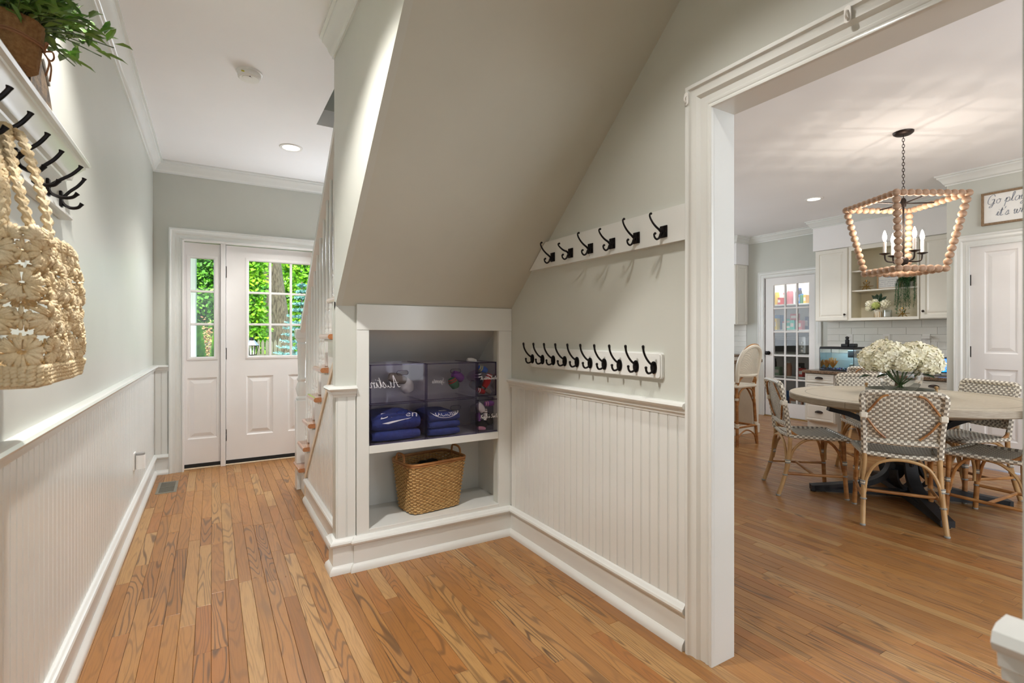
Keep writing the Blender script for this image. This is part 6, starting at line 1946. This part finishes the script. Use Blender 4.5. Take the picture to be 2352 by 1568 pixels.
tree('maple_tree', 'tall green tree far behind the lawn between the panes', 2.0, 32.0, [(0, 0, 5.0, 4.5, 3, 5.2, 1.0)], .4, 4.0, 'leaf_spring2', 16000, .30, .22)
# blue spruce
t = thing('spruce_tree', (1.86, 13.0, GZ), 'silvery blue spruce behind the lower right door panes', 'tree', 'trees beyond the porch')
mb = MB(); mb.tube([(0, 0, 0), (0, 0, 2.75)], [.06, .012], 8); mb.build('trunk', 'bark', t, True)
mb = MB()
for k in range(17):
    z = .25 + k * .15; rad = (2.85 - z) * .30
    nb = max(6, int(15 - k * .5))
    for j in range(nb):
        a = 2 * PI * j / nb + k * .7 + og.uniform(-.15, .15); L_ = rad * og.uniform(.75, 1.1)
        dr = Vector((math.cos(a), math.sin(a), -.12))
        for q in range(12):
            f = .15 + .85 * q / 11
            p = Vector((0, 0, z)) + dr * L_ * f + Vector((0, 0, .2 * f * f * L_))
            for s_ in range(6):
                d = (dr * .6 + Vector((og.uniform(-1, 1), og.uniform(-1, 1), og.uniform(-.3, .9)))).normalized()
                s2 = d.orthogonal().normalized()
                mb.add([p, p + d * .04 + s2 * .007, p + d * .075, p + d * .04 - s2 * .007], [(0, 1, 2, 3)])
tag(mb.build('needles', 'spruce_blue', t, False, False), kind='stuff')
def cone_bush(x, y, h_, r_, label):
    t = thing('arborvitae', (x, y, GZ), label, 'shrub', 'pointed green shrubs outside the sidelight')
    mb = MB(); mb.tube([(0, 0, 0), (0, 0, h_ * .8)], [.04, .01], 6); mb.build('trunk', 'bark', t)
    mb = MB()
    for i in range(2600):
        z = h_ * (og.random() ** 1.3); rr = r_ * (1 - z / h_) ** .8 * og.uniform(.8, 1.05); a = og.uniform(0, 2 * PI)
        p = Vector((rr * math.cos(a), rr * math.sin(a), z)); d = Vector((math.cos(a) * .5 + og.uniform(-.4, .4), math.sin(a) * .5 + og.uniform(-.4, .4), 1)).normalized(); s2 = d.orthogonal().normalized()
        mb.add([p, p + d * .06 + s2 * .022, p + d * .12, p + d * .06 - s2 * .022], [(0, 1, 2, 3)])
    tag(mb.build('needles', 'thuja', t, False, False), kind='stuff')
cone_bush(-.235, 10.8, 1.58, .19, 'left of the two pointed green shrubs outside the sidelight')
cone_bush(.115, 11.3, 1.66, .20, 'right of the two pointed green shrubs outside the sidelight')
t = thing('flowering_shrub', (-.075, 12.4, GZ), 'loose yellow and rust coloured shrub between the two pointed shrubs', 'shrub')
mb = MB(); foliage(mb, (0, 0, .95), .22, .2, .75, 1500, .06, .035, og); tag(mb.build('foliage', 'shrub_red', t, False, False), kind='stuff')
mb = MB()
for a in range(5): mb.tube([(0, 0, 0), (.15 * math.cos(a * 1.3), .15 * math.sin(a * 1.3), .8)], .015, 5)
mb.build('stems', 'bark', t)
# lamp post
t = thing('lamp_post', (.64, 10.6, GZ - .15), 'black lantern on a white post outside the front door', 'lamp')
mb = MB(); mb.box(-.06, .06, -.06, .06, 0, 1.13, .006); mb.box(-.10, .10, -.10, .10, 1.13, 1.19, .01); mb.build('post', 'ceiling_paint', t)
mb = MB(); mb.lathe([(.05, 1.19), (.05, 1.20), (.02, 1.21), (.02, 1.235), (.085, 1.24), (.085, 1.25), (0, 1.252)], 12)
for k in range(6):
    a = 2 * PI * k / 6; mb.tube([(.075 * math.cos(a), .075 * math.sin(a), 1.24), (.115 * math.cos(a), .115 * math.sin(a), 1.42)], .006, 5)
mb.tube([(.118 * math.cos(2 * PI * k / 6), .118 * math.sin(2 * PI * k / 6), 1.42) for k in range(6)], .008, 5, True)
mb.lathe([(.04, 1.52), (.04, 1.55), (.02, 1.57), (0, 1.575)], 12); mb.build('lantern_frame', 'black_metal', t)
mb = MB(); mb.lathe([(.125, 1.425), (.06, 1.51), (.04, 1.52), (0, 1.52)], 6); mb.build('lantern_roof', 'nickel', t)
mb = MB()
for k in range(3): mb.lathe([(.012, 1.25), (.012, 1.33), (.014, 1.35), (.008, 1.375), (0, 1.38)], 8, (.03 * math.cos(k * 2.1), .03 * math.sin(k * 2.1), 0))
mb.build('bulbs', 'candle_sleeve', t)
# picket fence
t = thing('picket_fence', (.55, 14.4, GZ), 'weathered grey picket fence beyond the lamp post', 'fence')
mb = MB(); mb.prism([(-.035, 0), (.035, 0), (.035, 1.12), (0, 1.19), (-.035, 1.12)], -.01, .01, lambda a, b, h: (a, h, b)); pkm = mb.mesh('picket', 'fence_wood')
for k in range(18):
    o = link('picket', pkm, t); o.location = (-.7 + k * .098, 0, 0); o.scale = (1, 1, 1.14)
for z in (.3, .9):
    mb = MB(); mb.box(-.75, 1.02, .012, .05, z, z + .08); mb.build('rail', 'fence_wood', t)
for o in ABS:
    del o['_abs']
